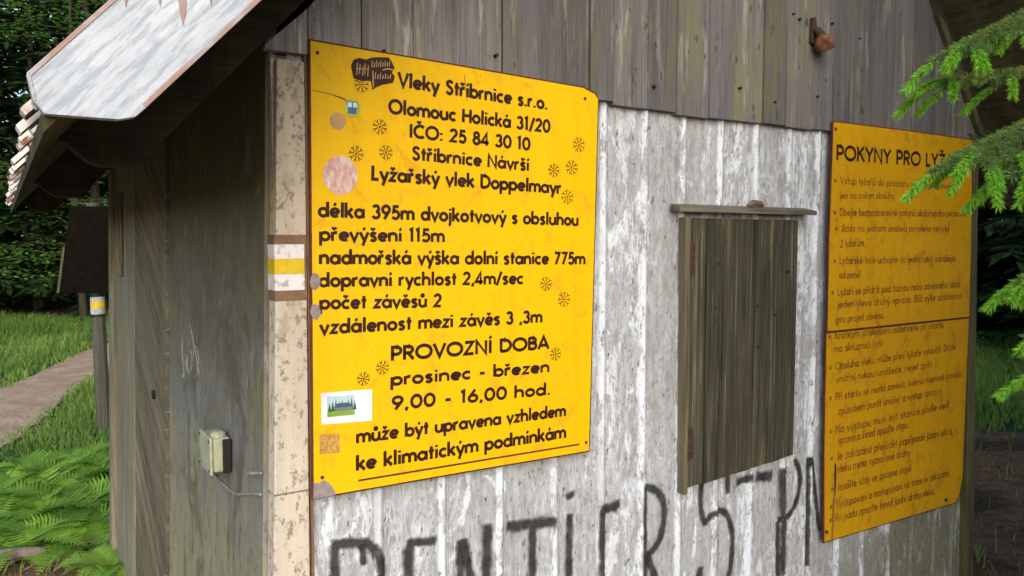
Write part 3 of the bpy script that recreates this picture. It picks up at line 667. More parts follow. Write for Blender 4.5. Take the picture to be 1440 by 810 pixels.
# ------------------------------------------------------------------ stroke lettering in the manner of the painted signs
def arc(cx, cy, rx, ry, a0, a1, n=14):
    return [(cx + rx * math.cos(R(a0 + (a1 - a0) * k / n)), cy + ry * math.sin(R(a0 + (a1 - a0) * k / n))) for k in range(n + 1)]
X = .66
def circ(cx=.33, rx=.25): return arc(cx, .33, rx, .26, 0, 360, 22)
S_low = catmull([(.42, .50), (.36, .58), (.25, .60), (.14, .54), (.13, .44), (.24, .36), (.36, .29), (.41, .18), (.34, .08), (.22, .05), (.09, .13)], 4)
S_cap = catmull([(.50, .80), (.42, .91), (.29, .94), (.15, .85), (.14, .69), (.28, .55), (.44, .43), (.50, .26), (.42, .10), (.27, .05), (.09, .20)], 4)
GL = {
 'a': (.70, [circ(), [(.60, 0), (.60, X)]]), 'b': (.68, [[(.08, 0), (.08, 1.06)], circ(.35)]), 'c': (.56, [arc(.33, .33, .25, .26, 48, 312)]),
 'd': (.70, [circ(), [(.60, 0), (.60, 1.06)]]), 'e': (.64, [arc(.33, .33, .25, .26, 0, 318), [(.06, .33), (.60, .33)]]),
 'f': (.40, [arc(.32, .86, .14, .16, 90, 180, 6) + [(.18, 0)], [(.03, .60), (.36, .60)]]), 'g': (.68, [circ(), [(.60, X), (.60, -.12)] + arc(.38, -.12, .22, .18, 0, -150, 8)]),
 'h': (.64, [[(.08, 0), (.08, 1.06)], arc(.31, .37, .23, .23, 180, 0, 10) + [(.54, 0)]]), 'i': (.24, [[(.12, 0), (.12, X)], [(.12, .80), (.12, .95)]]), 'ı': (.24, [[(.12, 0), (.12, X)]]),
 'j': (.24, [[(.12, X), (.12, -.18)] + [(.07, -.25), (.0, -.26)], [(.12, .80), (.12, .95)]]), 'k': (.58, [[(.08, 0), (.08, 1.06)], [(.50, X), (.12, .28)], [(.22, .38), (.53, 0)]]),
 'l': (.24, [[(.12, 0), (.12, 1.06)]]), 'm': (.98, [[(.08, 0), (.08, X)], arc(.29, .39, .21, .21, 180, 0, 10) + [(.50, 0)], arc(.70, .39, .20, .21, 180, 0, 10) + [(.90, 0)]]),
 'n': (.64, [[(.08, 0), (.08, X)], arc(.31, .37, .23, .23, 180, 0, 10) + [(.54, 0)]]), 'o': (.66, [circ()]), 'p': (.68, [[(.08, -.34), (.08, X)], circ(.35)]),
 'r': (.42, [[(.08, 0), (.08, X)], arc(.30, .38, .22, .22, 180, 70, 6)]), 's': (.52, [S_low]), 't': (.40, [[(.20, 0), (.20, .92)], [(.03, .60), (.38, .60)]]),
 'u': (.64, [[(.54, 0), (.54, X)], [(.09, X)] + arc(.31, .29, .225, .23, 180, 360, 10)]), 'v': (.58, [[(.04, X), (.29, .03), (.54, X)]]), 'y': (.58, [[(.04, X), (.30, .05)], [(.55, X), (.20, -.32)]]),
 'z': (.54, [[(.07, .59), (.46, .59), (.08, .07), (.49, .07)]]), 'x': (.56, [[(.05, X), (.50, 0)], [(.50, X), (.05, 0)]]), 'w': (.86, [[(.03, X), (.23, .03), (.43, X), (.63, .03), (.83, X)]]), 'q': (.68, [circ(), [(.60, -.34), (.60, X)]]),
 'A': (.78, [[(.04, 0), (.39, .97), (.74, 0)], [(.16, .30), (.62, .30)]]), 'B': (.64, [[(.10, 0), (.10, 1)], [(.10, .93), (.33, .93)] + arc(.33, .74, .20, .19, 90, -90, 8) + [(.10, .55)], [(.33, .55)] + arc(.33, .31, .23, .24, 90, -90, 8) + [(.10, .07)]]),
 'C': (.82, [arc(.48, .5, .40, .43, 48, 312, 20)]), 'D': (.80, [[(.10, .07), (.10, .93), (.30, .93)] + arc(.30, .5, .42, .43, 90, -90, 14) + [(.07, .07)]]), 'E': (.56, [[(.50, .93), (.10, .93), (.10, .07), (.50, .07)], [(.10, .52), (.46, .52)]]),
 'H': (.76, [[(.10, 0), (.10, 1)], [(.66, 0), (.66, 1)], [(.10, .52), (.66, .52)]]), 'I': (.26, [[(.13, 0), (.13, 1)]]), 'J': (.46, [[(.34, 1), (.34, .22)] + arc(.19, .22, .15, .16, 0, -130, 6)]),
 'K': (.68, [[(.10, 0), (.10, 1)], [(.60, 1), (.14, .47)], [(.26, .60), (.64, 0)]]), 'L': (.52, [[(.10, 1), (.10, .07), (.50, .07)]]), 'N': (.78, [[(.10, 0), (.10, .98), (.68, .02), (.68, 1)]]),
 'O': (.98, [arc(.49, .5, .42, .44, 0, 360, 28)]), 'P': (.62, [[(.10, 0), (.10, .93), (.32, .93)] + arc(.32, .68, .24, .25, 90, -90, 10) + [(.10, .43)]]),
 'R': (.66, [[(.10, 0), (.10, .93), (.32, .93)] + arc(.32, .70, .23, .23, 90, -90, 10) + [(.10, .47)], [(.30, .47), (.60, 0)]]), 'S': (.60, [S_cap]), 'V': (.74, [[(.04, 1), (.37, .04), (.70, 1)]]),
 'Y': (.70, [[(.04, 1), (.35, .48), (.66, 1)], [(.35, .48), (.35, 0)]]), 'Z': (.66, [[(.08, .93), (.58, .93), (.08, .07), (.61, .07)]]), 'T': (.6, [[(.3, 0), (.3, .93)], [(.03, .93), (.57, .93)]]), 'U': (.74, [[(.1, 1), (.1, .33)] + arc(.37, .33, .27, .28, 180, 360, 10) + [(.64, 1)]]), 'M': (.9, [[(.08, 0), (.15, .98), (.45, .2), (.75, .98), (.82, 0)]]),
 '0': (.68, [arc(.34, .5, .26, .44, 0, 360, 22)]), '1': (.40, [[(.05, .86), (.22, .96), (.22, 0)]]), '2': (.64, [arc(.31, .70, .22, .24, 165, -35, 10) + [(.10, .07), (.57, .07)]]),
 '3': (.62, [arc(.29, .72, .19, .21, 160, -90, 10) , arc(.29, .29, .23, .23, 90, -160, 10)]), '4': (.66, [[(.44, 0), (.44, .96), (.06, .24), (.62, .24)]]), '5': (.62, [[(.52, .93), (.20, .93), (.15, .55)] + arc(.29, .33, .24, .27, 115, -150, 12)]),
 '6': (.64, [arc(.32, .31, .24, .25, 0, 360, 18), [(.44, 1.0), (.11, .42)]]), '7': (.60, [[(.06, .93), (.50, .93), (.18, 0)]]), '8': (.62, [arc(.31, .74, .17, .20, 0, 360, 16), arc(.31, .29, .22, .24, 0, 360, 18)]),
 '9': (.64, [arc(.32, .68, .24, .26, 0, 360, 18), [(.53, .58), (.20, 0)]]),
 '.': (.26, [[(.12, 0), (.12, .15)]]), ',': (.26, [[(.16, .14), (.08, -.14)]]), ':': (.28, [[(.13, 0), (.13, .15)], [(.13, .45), (.13, .60)]]), '-': (.46, [[(.08, .38), (.38, .38)]]), '/': (.46, [[(.05, -.08), (.42, 1.02)]]), '!': (.26, [[(.13, .28), (.13, 1)], [(.13, 0), (.13, .15)]]), ' ': (.38, []),
}
ACC = {'á': 'a´', 'é': 'e´', 'í': 'ı´', 'ý': 'y´', 'ú': 'u´', 'ó': 'o´', 'š': 'sˇ', 'č': 'cˇ', 'ř': 'rˇ', 'ž': 'zˇ', 'ě': 'eˇ', 'ň': 'nˇ', 'ů': 'u°', 'Č': 'Cˇ', 'Ž': 'Zˇ', 'Ř': 'Rˇ', 'Š': 'Sˇ', 'Í': 'I´', 'Ý': 'Y´', 'Á': 'A´'}
def glyph(ch):
    if ch in ACC:
        b, a = ACC[ch]; w, st = GL[b]; cx = w / 2 - (.02 if b != 'a' else .04); up = ch.isupper(); y = 1.10 if up else .80
        if a == '´': m_ = [[(cx - .03, y), (cx + .08, y + .20)]]
        elif a == 'ˇ': m_ = [[(cx - .14, y + .17), (cx, y + .03), (cx + .14, y + .17)]]
        else: m_ = [arc(cx, y + .10, .09, .09, 0, 360, 10)]
        return w, st, m_
    w, st = GL.get(ch, GL['o']); return w, st, []
def stroke_strip(mb, pts, wt, to3, k):
    """flat painted stroke with mitred joints; to3 maps letter space (metres along, up) to the board"""
    P_ = [Vector(p) for p in pts]; n = len(P_); closed = (P_[0] - P_[-1]).length < 1e-5; L = []; Rr = []
    for i, p in enumerate(P_):
        a = P_[i - 1] if i else (P_[-2] if closed else None); b = P_[i + 1] if i < n - 1 else (P_[1] if closed else None)
        d1 = (p - a).normalized() if a is not None else (b - p).normalized(); d2 = (b - p).normalized() if b is not None else d1
        t_ = d1 + d2; t_ = t_.normalized() if t_.length > 1e-6 else d1
        nn = Vector((-t_.y, t_.x)); c = max(.5, nn.dot(Vector((-d1.y, d1.x)))); nn *= wt / 2 / c
        L.append(p + nn); Rr.append(p - nn)
    for i in range(n - 1): mb.face([to3(Rr[i], k), to3(Rr[i + 1], k), to3(L[i + 1], k), to3(L[i], k)])
def text_line(mb, s, p0, p1, cap, wt, ysurf, lead=0):
    adv = 0; runs = []
    for ch in s:
        w, st, mk = glyph(ch); runs.append((adv, st, mk)); adv += w + .04
    adv -= .06 if s[-1] != '.' else .14
    d = Vector((p1[0] - p0[0], p1[1] - p0[1])); W = d.length; d.normalize(); u = Vector((-d.y, d.x)); sx = W / adv
    k = 0; wm = wt * min(cap, (sx + cap) / 2) if sx < cap else wt * cap
    for off, st, mk in runs:
        for q in st + mk:
            pts = [((off + x - .05) * sx, y * cap) for x, y in q]
            thin = .8 if q in mk else 1
            def to3(v, kk): 
                w_ = Vector(p0) + d * v.x + u * v.y; return (w_.x, ysurf - .0004 - .00007 * (kk % 6), w_.y)
            stroke_strip(mb, pts, wm * thin, to3, k); k += 1
def wall_strip(mb, pts, wt, y, k=0): stroke_strip(mb, pts, wt, lambda v, kk: (v.x, y - .0004 - .00007 * (kk % 6), v.y), k)

# ------------------------------------------------------------------ first sign
YS = 1.645
S1 = empty('notice_sign', (.94, YS, 1.03), 'bright yellow metal sign with ski lift address, data and opening hours near the corner trim', 'sign')
P1 = [(.549, 1.039), (.93, 1.0365), (1.314, 1.032), (1.338, 1.975), (1.327, 1.987), (1.288, 1.999), (.92, 2.011), (.557, 2.022)]
def panel(name, poly, mat, parent, y, rim=True):
    m = MB(); m.mi = 0; n = len(poly); c = (sum(p[0] for p in poly) / n, sum(p[1] for p in poly) / n)
    inn = [(p[0] + (.004 if p[0] < c[0] else -.004), p[1] + (.004 if p[1] < c[1] else -.004)) for p in poly]
    m.face([(x, y, z) for x, z in inn]); m.mi = 1
    for i in range(n):
        a, b = poly[i], poly[(i + 1) % n]; ia, ib = inn[i], inn[(i + 1) % n]
        m.face([(a[0], y + .0012, a[1]), (b[0], y + .0012, b[1]), (ib[0], y, ib[1]), (ia[0], y, ia[1])])
        m.face([(a[0], y + .006, a[1]), (b[0], y + .006, b[1]), (b[0], y + .0012, b[1]), (a[0], y + .0012, a[1])])
    m.face([(x, y + .006, z) for x, z in reversed(poly)])
    return m.build(name, [mat, M_EDGE], parent)
PN = panel('panel', P1, M_SIGN, S1, YS)
m = MB()
for s, a, b, h, st in TEXT1: text_line(m, s, a, b, h * (.95 if st == 'd' else .93), .235 if st == 'd' else .25, YS)
m.build('lettering', M_INK, S1)
for j, (cx, cz) in enumerate(FLAKES):
    m = MB(); r = (.0165 if cx < .8 else .019) * random.uniform(.92, 1.08); ro = random.uniform(0, 45)
    wall_strip(m, [(cx - .0022, cz), (cx + .0022, cz)], .0044, YS, 3)
    for k in range(8):
        a = R(k * 45 + ro); D = lambda t_, o=0: (cx + r * (t_ * math.cos(a) - o * math.sin(a)), cz + r * (t_ * math.sin(a) + o * math.cos(a)))
        wall_strip(m, [D(.26), D(.58)], .0023, YS, k); wall_strip(m, [D(.62), D(.98, .2)], .0019, YS, k + 1); wall_strip(m, [D(.62), D(.98, -.2)], .0019, YS, k + 2)
    m.build('snowflake', M_INK, S1)
m = MB(); wall_strip(m, RULE, .0045, YS); m.build('underline', M_EDGE, S1)
for x, z in ((.575, 1.995), (1.30, 1.06), (1.29, 1.968), (.572, 1.085)): m = MB(); m.disc(x, z, .004, .004, YS - .002, 10, .1, .003); m.build('screw', M_HINGE, S1)
# worn patches, scratches
M_BARE = m_plain('bare_grey_metal', (.30, .25, .25), .7, .3, 50)
m = MB(); m.prism([(.5515, 1.0405), (.603, 1.0405), (.60, 1.052), (.594, 1.062), (.583, 1.074), (.574, 1.078), (.565, 1.074), (.553, 1.076)], YS - .0007, YS - .0001)
m.build('worn_patch', M_BARE, S1); m = MB(); m.disc(.5635, 1.512, .011, .019, YS - .0007, 14, .1); m.build('worn_patch', M_BARE, S1); m = MB(); m.disc(.5625, 1.447, .011, .018, YS - .0007, 14, .1)
m.build('worn_patch', M_BARE, S1)
MS = m_plain('rust_marks', (.38, .17, .04), .8, .4, 40)
for p in ([(.562, 1.916), (.60, 1.912), (.625, 1.906), (.642, 1.899)], [(.612, 1.909), (.63, 1.906), (.645, 1.8995)], [(.93, 1.99), (.934, 1.96), (.937, 1.93)]): m = MB(); wall_strip(m, catmull(p, 4), .0022, YS); m.build('scratch', MS, S1)
# stickers
ST = [('blob', .7)]
m = MB(); lg = [(.652, 1.962), (.655, 1.950), (.672, 1.947), (.695, 1.949), (.698, 1.930), (.706, 1.936), (.722, 1.944), (.748, 1.951), (.752, 1.965), (.745, 1.973), (.752, 1.984), (.744, 1.998), (.738, 2.005), (.715, 2.003), (.697, 2.0), (.684, 1.994), (.668, 1.996), (.655, 1.990), (.649, 1.977)]
m.mi = 0; m.prism(lg, YS - .0012, YS - .0004); m.mi = 1
def sq(p, w=.0022, k=0): stroke_strip(m, p, w, lambda v, kk: (v.x, YS - .0017 - .00007 * (kk % 6), v.y), k)
for i, x in enumerate((.662, .668, .675, .680, .687)): sq([(x, 1.958 + .003 * (i % 2)), (x + .002, 1.985 - .003 * (i % 3))], .0024, i)
for i in range(9): x = .697 + i * .0052; sq([(x, 1.978 + .001 * i), (x + .001, 1.994 - .004 * (i % 2) + .0005 * i)], .0023, i)
sq([(.722, 1.976), (.735, 1.98), (.747, 1.979)], .003, 1)
for i in range(7): x = .704 + i * .006; sq([(x, 1.954 + .0008 * i), (x + .002, 1.969 - .004 * (i % 2))], .0023, i)
sq([(.699, 1.972), (.700, 1.936)], .003, 4); sq([(.66, 1.972), (.69, 1.974)], .0018, 2)
so = m.build('sticker', [m_plain('sticker_dark_brown', (.055, .012, .008), .5), m_plain('sticker_beige', (.50, .36, .16), .6)], S1); so['label'] = 'dark brown badge shaped sticker with beige lettering'
m = MB(); m.mi = 0; m.disc(.651, 1.887, .0195, .0195, YS - .001, 24); m.mi = 1
m.prism([(.641, 1.874), (.660, 1.874), (.661, 1.886), (.664, 1.9), (.638, 1.9), (.641, 1.886)], YS - .0016, YS - .0011); m.mi = 2
m.box(.6405, .6495, YS - .002, YS - .0017, 1.888, 1.898); m.box(.6525, .6615, YS - .002, YS - .0017, 1.888, 1.898)
so = m.build('sticker', [m_plain('sticker_lime', (.42, .58, .05), .5), m_plain('sticker_blue', (.07, .16, .42), .5), m_plain('sticker_white', (.8, .8, .85), .5)], S1); so['label'] = 'small round lime sticker with a blue symbol'
m = MB(); m.disc(.618, 1.856, .0185, .0185, YS - .0009, 24, .03); so = m.build('sticker', m_plain('sticker_tan', (.55, .34, .17), .7), S1); so['label'] = 'small round faded tan sticker'
t = NT('sticker_peeled_pink'); n = t.noise(t.coord((1, 1, .5)), 60, 5, .7); 
M_PINK = t.out(t.mix(t.ramp(n, (.4, 0), (.6, 1)), (.62, .33, .30), (.80, .68, .62)), .8)
m = MB(); m.disc(.622, 1.7405, .0395, .042, YS - .001, 34, .025); so = m.build('sticker', M_PINK, S1); so['label'] = 'large round peeled pinkish white sticker'
m = MB(); m.mi = 0; m.prism([(.572, 1.201), (.689, 1.1955), (.690, 1.2665), (.572, 1.2705)], YS - .001, YS - .0004)
def pic(x, z): return (.585 + x * .063, 1.2165 + z * .0445 - x * .002)
Y2 = YS - .0013
def ppoly(mi, pts, dy=0): m.mi = mi; m.face([(pic(*p)[0], Y2 - dy, pic(*p)[1]) for p in pts])
ppoly(1, [(0, 0), (1, 0), (1, 1), (0, 1)])
for k in range(9):
    x = .02 + k * .115; ppoly(2, [(x, .25), (x + .13, .25), (x + .065, .70 + .25 * ((k * 7) % 5) / 5)], .0002 + .00005 * k)
ppoly(3, [(0, 0), (1, 0), (1, .22), (.6, .30), (0, .25)], .0008); ppoly(4, [(.28, .25), (.92, .25), (.92, .42), (.28, .42)], .0010); ppoly(5, [(.22, .42), (.97, .42), (.78, .64), (.38, .64)], .0012)
so = m.build('sticker', [m_plain('card_white', (.85, .83, .86), .6), m_plain('print_sky', (.45, .6, .68), .6), m_plain('print_trees', (.03, .08, .05), .6), m_plain('print_meadow', (.22, .36, .05), .6), m_plain('print_house', (.16, .2, .2), .6), m_plain('print_roof', (.06, .10, .16), .6)], S1); so['label'] = 'white card with a small printed picture of a house among trees'
m = MB(); m.prism([(.567, 1.137), (.612, 1.134), (.612, 1.177), (.567, 1.180)], YS - .0008, YS - .0003)
t = NT('sticker_residue'); n = t.noise(t.coord(), 110, 4, .7)
so = m.build('sticker', t.out(t.mix(t.ramp(n, (.4, 0), (.6, 1)), (.42, .20, .03), (.62, .40, .12)), .8), S1); so['label'] = 'brown square remnant of a removed sticker'

# ------------------------------------------------------------------ second sign (two sheets, edge to edge)
S2 = empty('rules_sign', (2.78, YS, .55), 'tall shaded yellow metal sign with rules for skiers at the right end of the hut', 'sign')
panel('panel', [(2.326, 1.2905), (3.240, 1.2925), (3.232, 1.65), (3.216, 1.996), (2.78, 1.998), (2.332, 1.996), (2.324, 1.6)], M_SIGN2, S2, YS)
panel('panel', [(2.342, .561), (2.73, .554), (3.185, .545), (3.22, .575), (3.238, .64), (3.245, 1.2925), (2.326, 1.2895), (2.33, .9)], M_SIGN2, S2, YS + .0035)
m = MB()
for s, a, b, h, st, bl in TEXT2:
    yy = YS if a[1] > 1.275 else YS + .0035; m.mi = 1 if st == 'b' else 0
    text_line(m, s, a, b, h * (.93 if st == 'b' else .95), .21 if st == 'b' else .19, yy)
    if bl: wall_strip(m, [(a[0] - .034, a[1] + h * .38), (a[0] - .022, a[1] + h * .38)], .013, yy)
m.build('lettering', [M_INK2, M_INK], S2)
m = MB(); m.prism(catmull([(2.392, .83), (2.399, .83), (2.402, .79), (2.40, .73), (2.396, .72), (2.394, .76), (2.392, .80)], 3), YS + .0028, YS + .0034); m.build('burn_mark', M_BLACK, S2)
m = MB(); wall_strip(m, [(2.388, .56), (2.39, .65), (2.394, .73), (2.394, .80)], .012, YS + .0035); m.build('rust_streak', m_plain('rust_marks_dark', (.30, .14, .03), .8, .4, 40), S2)
for x, z in ((2.345, 1.97), (3.2, 1.97), (3.222, 1.75), (2.352, .60), (3.11, .575)): m = MB(); m.disc(x, z, .006, .006, YS - .003, 10, .1, .006); m.build('screw', M_HINGE, S2)

# ------------------------------------------------------------------ rusty holder on the gable
BK = empty('rusty_lamp_holder', (2.30, 1.655, 2.25), 'small rusty metal holder bolted to the grey gable boards', 'holder')
m = MB(); m.prism([(2.212, 2.235), (2.236, 2.228), (2.240, 2.28), (2.229, 2.318), (2.215, 2.314)], 1.644, 1.6565); m.tube([(2.222, 1.65, 2.275), (2.222, 1.632, 2.272), (2.226, 1.624, 2.26), (2.230, 1.622, 2.25)], [.009, .011, .013, .015], 8)
m.build('arm', M_HINGE, BK)
m = MB(); m.tube([(2.229, 1.622, 2.256), (2.232, 1.621, 2.247), (2.236, 1.619, 2.236), (2.240, 1.617, 2.223), (2.243, 1.616, 2.210), (2.244, 1.6155, 2.207)], [.016, .025, .030, .031, .029, .022], 18)
m.build('cup', m_plain('orange_rust', (.17, .075, .04), .9, .6, 45), BK, smooth=True)

# ------------------------------------------------------------------ switch box on the side panel
XW = xl(1.07) - .004
SB = empty('switch_box', (XW, 2.08, 1.03), 'pale green plastic switch box on the stained side panel', 'switch box')
m = MB(); m.box(XW - .044, XW - .002, 1.995, 2.11, 1.030, 1.115); m.build('body', M_BOX, SB, bevel=.006)
m = MB(); m.box(XW - .052, XW - .0445, 1.99, 2.115, 1.026, 1.119); m.build('cover', M_BOX, SB, bevel=.003)
m = MB(); m.box(XW - .022, XW - .003, 1.982, 1.9945, 1.030, 1.112); m.build('side_plate', M_BLACK, SB, bevel=.002)
m = MB(); m.tube([(XW - .03, 2.07, 1.029), (XW - .03, 2.07, 1.012)], .012, 10); m.build('gland', M_BLACK, SB)
m = MB(); m.tube([(XW - .026, 2.02, 1.114), (XW - .026, 2.02, 1.124), (XW - .026, 2.02, 1.129)], [.019, .018, .010], 12); m.build('cable_cap', M_BOX, SB)
for y, z in ((2.0, 1.036), (2.105, 1.036), (2.0, 1.109), (2.105, 1.109)): m = MB(); m.tube([(XW - .0515, y, z), (XW - .0535, y, z)], .004, 8); m.build('screw', M_HINGE, SB)
m = MB(); m.tube(catmull([(XW - .03, 2.07, 1.014), (XW - .012, 2.12, .99), (XW - .005, 2.16, .976), (XW - .005, 2.05, .979), (XW - .005, 1.948, .986), (XW - .005, 1.83, 1.018), (XW - .005, 1.72, 1.047)], 5), .0034, 6); m.build('cable', M_CABLE, SB)

# ------------------------------------------------------------------ notice board on a post behind the hut
PB = empty('notice_board', (.66, 7.18, 0), 'dark notice board on a wooden post with a small trail mark beside the path', 'notice board')
m = MB(); m.tube([(.668, 7.16, -.1), (.655, 7.17, .6), (.645, 7.18, 1.2), (.632, 7.19, 1.9)], [.054, .052, .05, .048], 12); m.build('post', M_POST, PB)
m = MB(); m.prism([(.375, 1.19), (.75, 1.175), (.75, 1.87), (.47, 1.87)], 7.085, 7.11); m.build('board', M_BLACKB, PB, bevel=.003)
m = MB(); m.prism([(.358, 1.19), (.374, 1.19), (.424, 1.55), (.410, 1.55)], 7.075, 7.115); m.build('edge_strip', M_MOSSY, PB)
m = MB()
for mi, z0, z1 in ((0, 1.145, 1.165), (1, 1.105, 1.1445), (2, 1.055, 1.1045), (1, 1.005, 1.0545), (0, .985, 1.0045)): m.mi = mi; m.tube([(.648, 7.176, z0), (.647, 7.177, z1)], .0545, 14)
m.build('trail_mark', [M_BLACK, m_plain('dirty_white_mark', (.42, .42, .40), .8, .3, 40), M_YEL], PB)

# ------------------------------------------------------------------ vegetation
rnd = random.Random(11)
def on_hut(x, y, mgn=.03): return .40 - mgn < x < 3.40 + mgn and 1.62 - mgn < y < 4.42 + mgn
gm = MB()
def blade(x, y, h, w, tone):
    a = rnd.uniform(0, 2 * math.pi); z = gh(x, y) - .01; dx, dy = math.cos(a) * w, math.sin(a) * w; b = rnd.uniform(0, 2 * math.pi); k = h * rnd.uniform(.15, .7); bx, by = math.cos(b) * k, math.sin(b) * k
    gm.tone = tone; n = len(gm.v)
    gm.v += [(x - dx, y - dy, z), (x + dx, y + dy, z), (x + bx * .35 + dx * .7, y + by * .35 + dy * .7, z + h * .6), (x + bx * .35 - dx * .7, y + by * .35 - dy * .7, z + h * .6), (x + bx, y + by, z + h)]
    mi_ = 1 if rnd.random() < .07 else 0; gm.f += [(n, n + 1, n + 2, n + 3), (n + 3, n + 2, n + 4)]; gm.t += [tone] * 2; gm.m += [mi_, mi_]
def patch(x0, x1, y0, y1, n, hmin, hmax, w, keep):
    for _ in range(n):
        x, y = rnd.uniform(x0, x1), rnd.uniform(y0, y1)
        if on_hut(x, y): continue
        d = abs(x - path_x(y)) / 1.05
        if y < 17.2 and (d < .30 or (d < .44 and rnd.random() > (d - .30) / .14 * .6)): continue
        if rnd.random() > keep(x, y): continue
        cl = .5 + .5 * math.sin(x * 2.3 + math.sin(y * 1.7) * 2) * math.cos(y * 1.9 + x * .6)
        hh = rnd.uniform(hmin, hmax) * (.6 + .7 * cl) * (.55 if d < .62 else 1); blade(x, y, hh, w * rnd.uniform(.6, 1.3), min(1, max(0, .25 + .5 * cl + rnd.uniform(-.25, .25))))
patch(-2.2, 1.6, 4.9, 9.5, 30000, .05, .16, .006, lambda x, y: .9 if y > 6 else max(0, (y - 4.9)))
patch(-2.5, 2.6, 9.0, 18.5, 36000, .08, .24, .011, lambda x, y: 1)
patch(-1.5, .45, 4.3, 5.2, 1500, .04, .12, .005, lambda x, y: .35)
patch(6.6, 13, 2.4, 8.5, 26000, .06, .22, .010, lambda x, y: min(1, max(.0, (x - 6.8 + math.sin(y * 2) * .8) * .6)))
patch(3.45, 7, 1.2, 5.0, 2500, .04, .14, .005, lambda x, y: .35)
tag(gm.build('grass', [M_GRASS, m_leaf('dry_grass', (.20, .17, .07), (.38, .31, .15), .3)]), 'green grass growing on both sides of the foot path and beyond the hut', 'grass', kind='stuff')

# ferns
def fern_mesh(seed, nf, size):
    r = random.Random(seed); mb = MB()
    for f in range(nf):
        a = 2 * math.pi * f / nf + r.uniform(-.3, .3); L = size * r.uniform(.75, 1.15); lift = r.uniform(.45, .85); mb.tone = r.uniform(.2, .9); tw = r.uniform(-.25, .25)
        rad = Vector((math.cos(a), math.sin(a), 0)); side = Vector((-math.sin(a), math.cos(a), 0)); pts = []
        N = 26
        for i in range(N + 1):
            s = i / N; pts.append(rad * (L * (s * .95)) + side * (tw * L * s * s) + Vector((0, 0, L * (lift * 1.35 * s - lift * 1.15 * s * s - .12 * s ** 3))))
        mb.tube(pts[::2] if N % 2 == 0 else pts, [.0032 * (1 - .8 * k / 13) for k in range(len(pts[::2]))], 4, False)
        base_t = mb.tone
        for i in range(3, N + 1):
            s = i / N; d = (pts[i] - pts[i - 1]).normalized(); up = side.cross(d).normalized(); w = L * .30 * math.sin(math.pi * min(1, (s * .93 + .07)) ** .75) * (1 if s < .9 else .8)
            for sg in (-1, 1):
                ax = (side * sg * 1.0 + d * .45 + up * r.uniform(-.12, .05)).normalized(); b = pts[i]; wd = L / N * .46; pr = ax.cross(up).normalized()
                mb.tone = min(1, max(0, base_t + r.uniform(-.15, .15)))
                q = [b - pr * wd * .55, b + ax * w * .22 - pr * wd, b + ax * w * .55 - pr * wd * .75 - up * w * .05, b + ax * w - up * w * .18, b + ax * w * .55 + pr * wd * .75 - up * w * .05, b + ax * w * .22 + pr * wd, b + pr * wd * .55]
                n = len(mb.v); mb.v += [tuple(p) for p in q]; mb.f += [(n, n + 1, n + 5, n + 6), (n + 1, n + 2, n + 4, n + 5), (n + 2, n + 3, n + 4)]; mb.t += [mb.tone] * 3; mb.m += [0] * 3
    return mb
FERNLAB = 'bright green fern with arching fronds beside the left wall of the hut'
protos = []
spots = [(-.02, 4.72, .42), (.22, 4.85, .45), (.36, 4.62, .40), (.05, 5.1, .48), (.30, 5.25, .5), (-.22, 4.95, .42), (.12, 5.5, .5), (.36, 5.75, .46), (-.18, 5.45, .5), (-.42, 5.2, .48), (.0, 5.85, .48), (.24, 6.05, .46), (-.3, 5.9, .48), (-.5, 5.65, .5), (.40, 4.20, .26), (.30, 3.95, .22), (.42, 5.15, .42), (-.55, 4.75, .42), (.40, 6.35, .4), (-.8, 5.3, .48), (-.75, 4.85, .4)]
for i, (x, y, s) in enumerate(spots):
    if i < 4:
        o = fern_mesh(20 + i, 11 + i % 3, 1.0).build('fern', M_FERN); protos.append(o)
    else:
        o = protos[i % 4].copy(); scene.collection.objects.link(o)
    o.location = (x, y, gh(x, y) - .01); o.rotation_euler = (0, 0, rnd.uniform(0, 6.28)); o.scale = (s, s, s * rnd.uniform(.85, 1.15))
    tag(o, FERNLAB, 'fern', 'ferns beside the left wall of the hut')
for i, x, y, s, lab in ((14, 0, 0, 0, 'tiny light green fern growing tight against the foot of the left wall'),):
    pass
# broad leaved plants by the path
m = MB()
for k in range(26):
    a = rnd.uniform(0, 6.28); r_ = rnd.uniform(.03, .16); b = Vector((-.42 + math.cos(a) * r_, 6.55 + math.sin(a) * r_, .05 + rnd.uniform(.05, .2))); L = rnd.uniform(.05, .09); d = Vector((math.cos(a), math.sin(a), -.2)); s_ = Vector((-math.sin(a), math.cos(a), 0)); m.tone = rnd.random()
    m.face([b, b + d * L * .4 - s_ * L * .4, b + d * L, b + d * L * .4 + s_ * L * .4])
    m.face([(-.42 + math.cos(a) * .01, 6.55 + math.sin(a) * .01, 0), (-.42 + math.cos(a) * .01 + .004, 6.55 + math.sin(a) * .01, 0), tuple(b)])
tag(m.build('broadleaf_plant', m_leaf('dock_leaves', (.05, .17, .09), (.10, .25, .13), .3)), 'bluish green broad leaved plant at the edge of the path', 'plant')
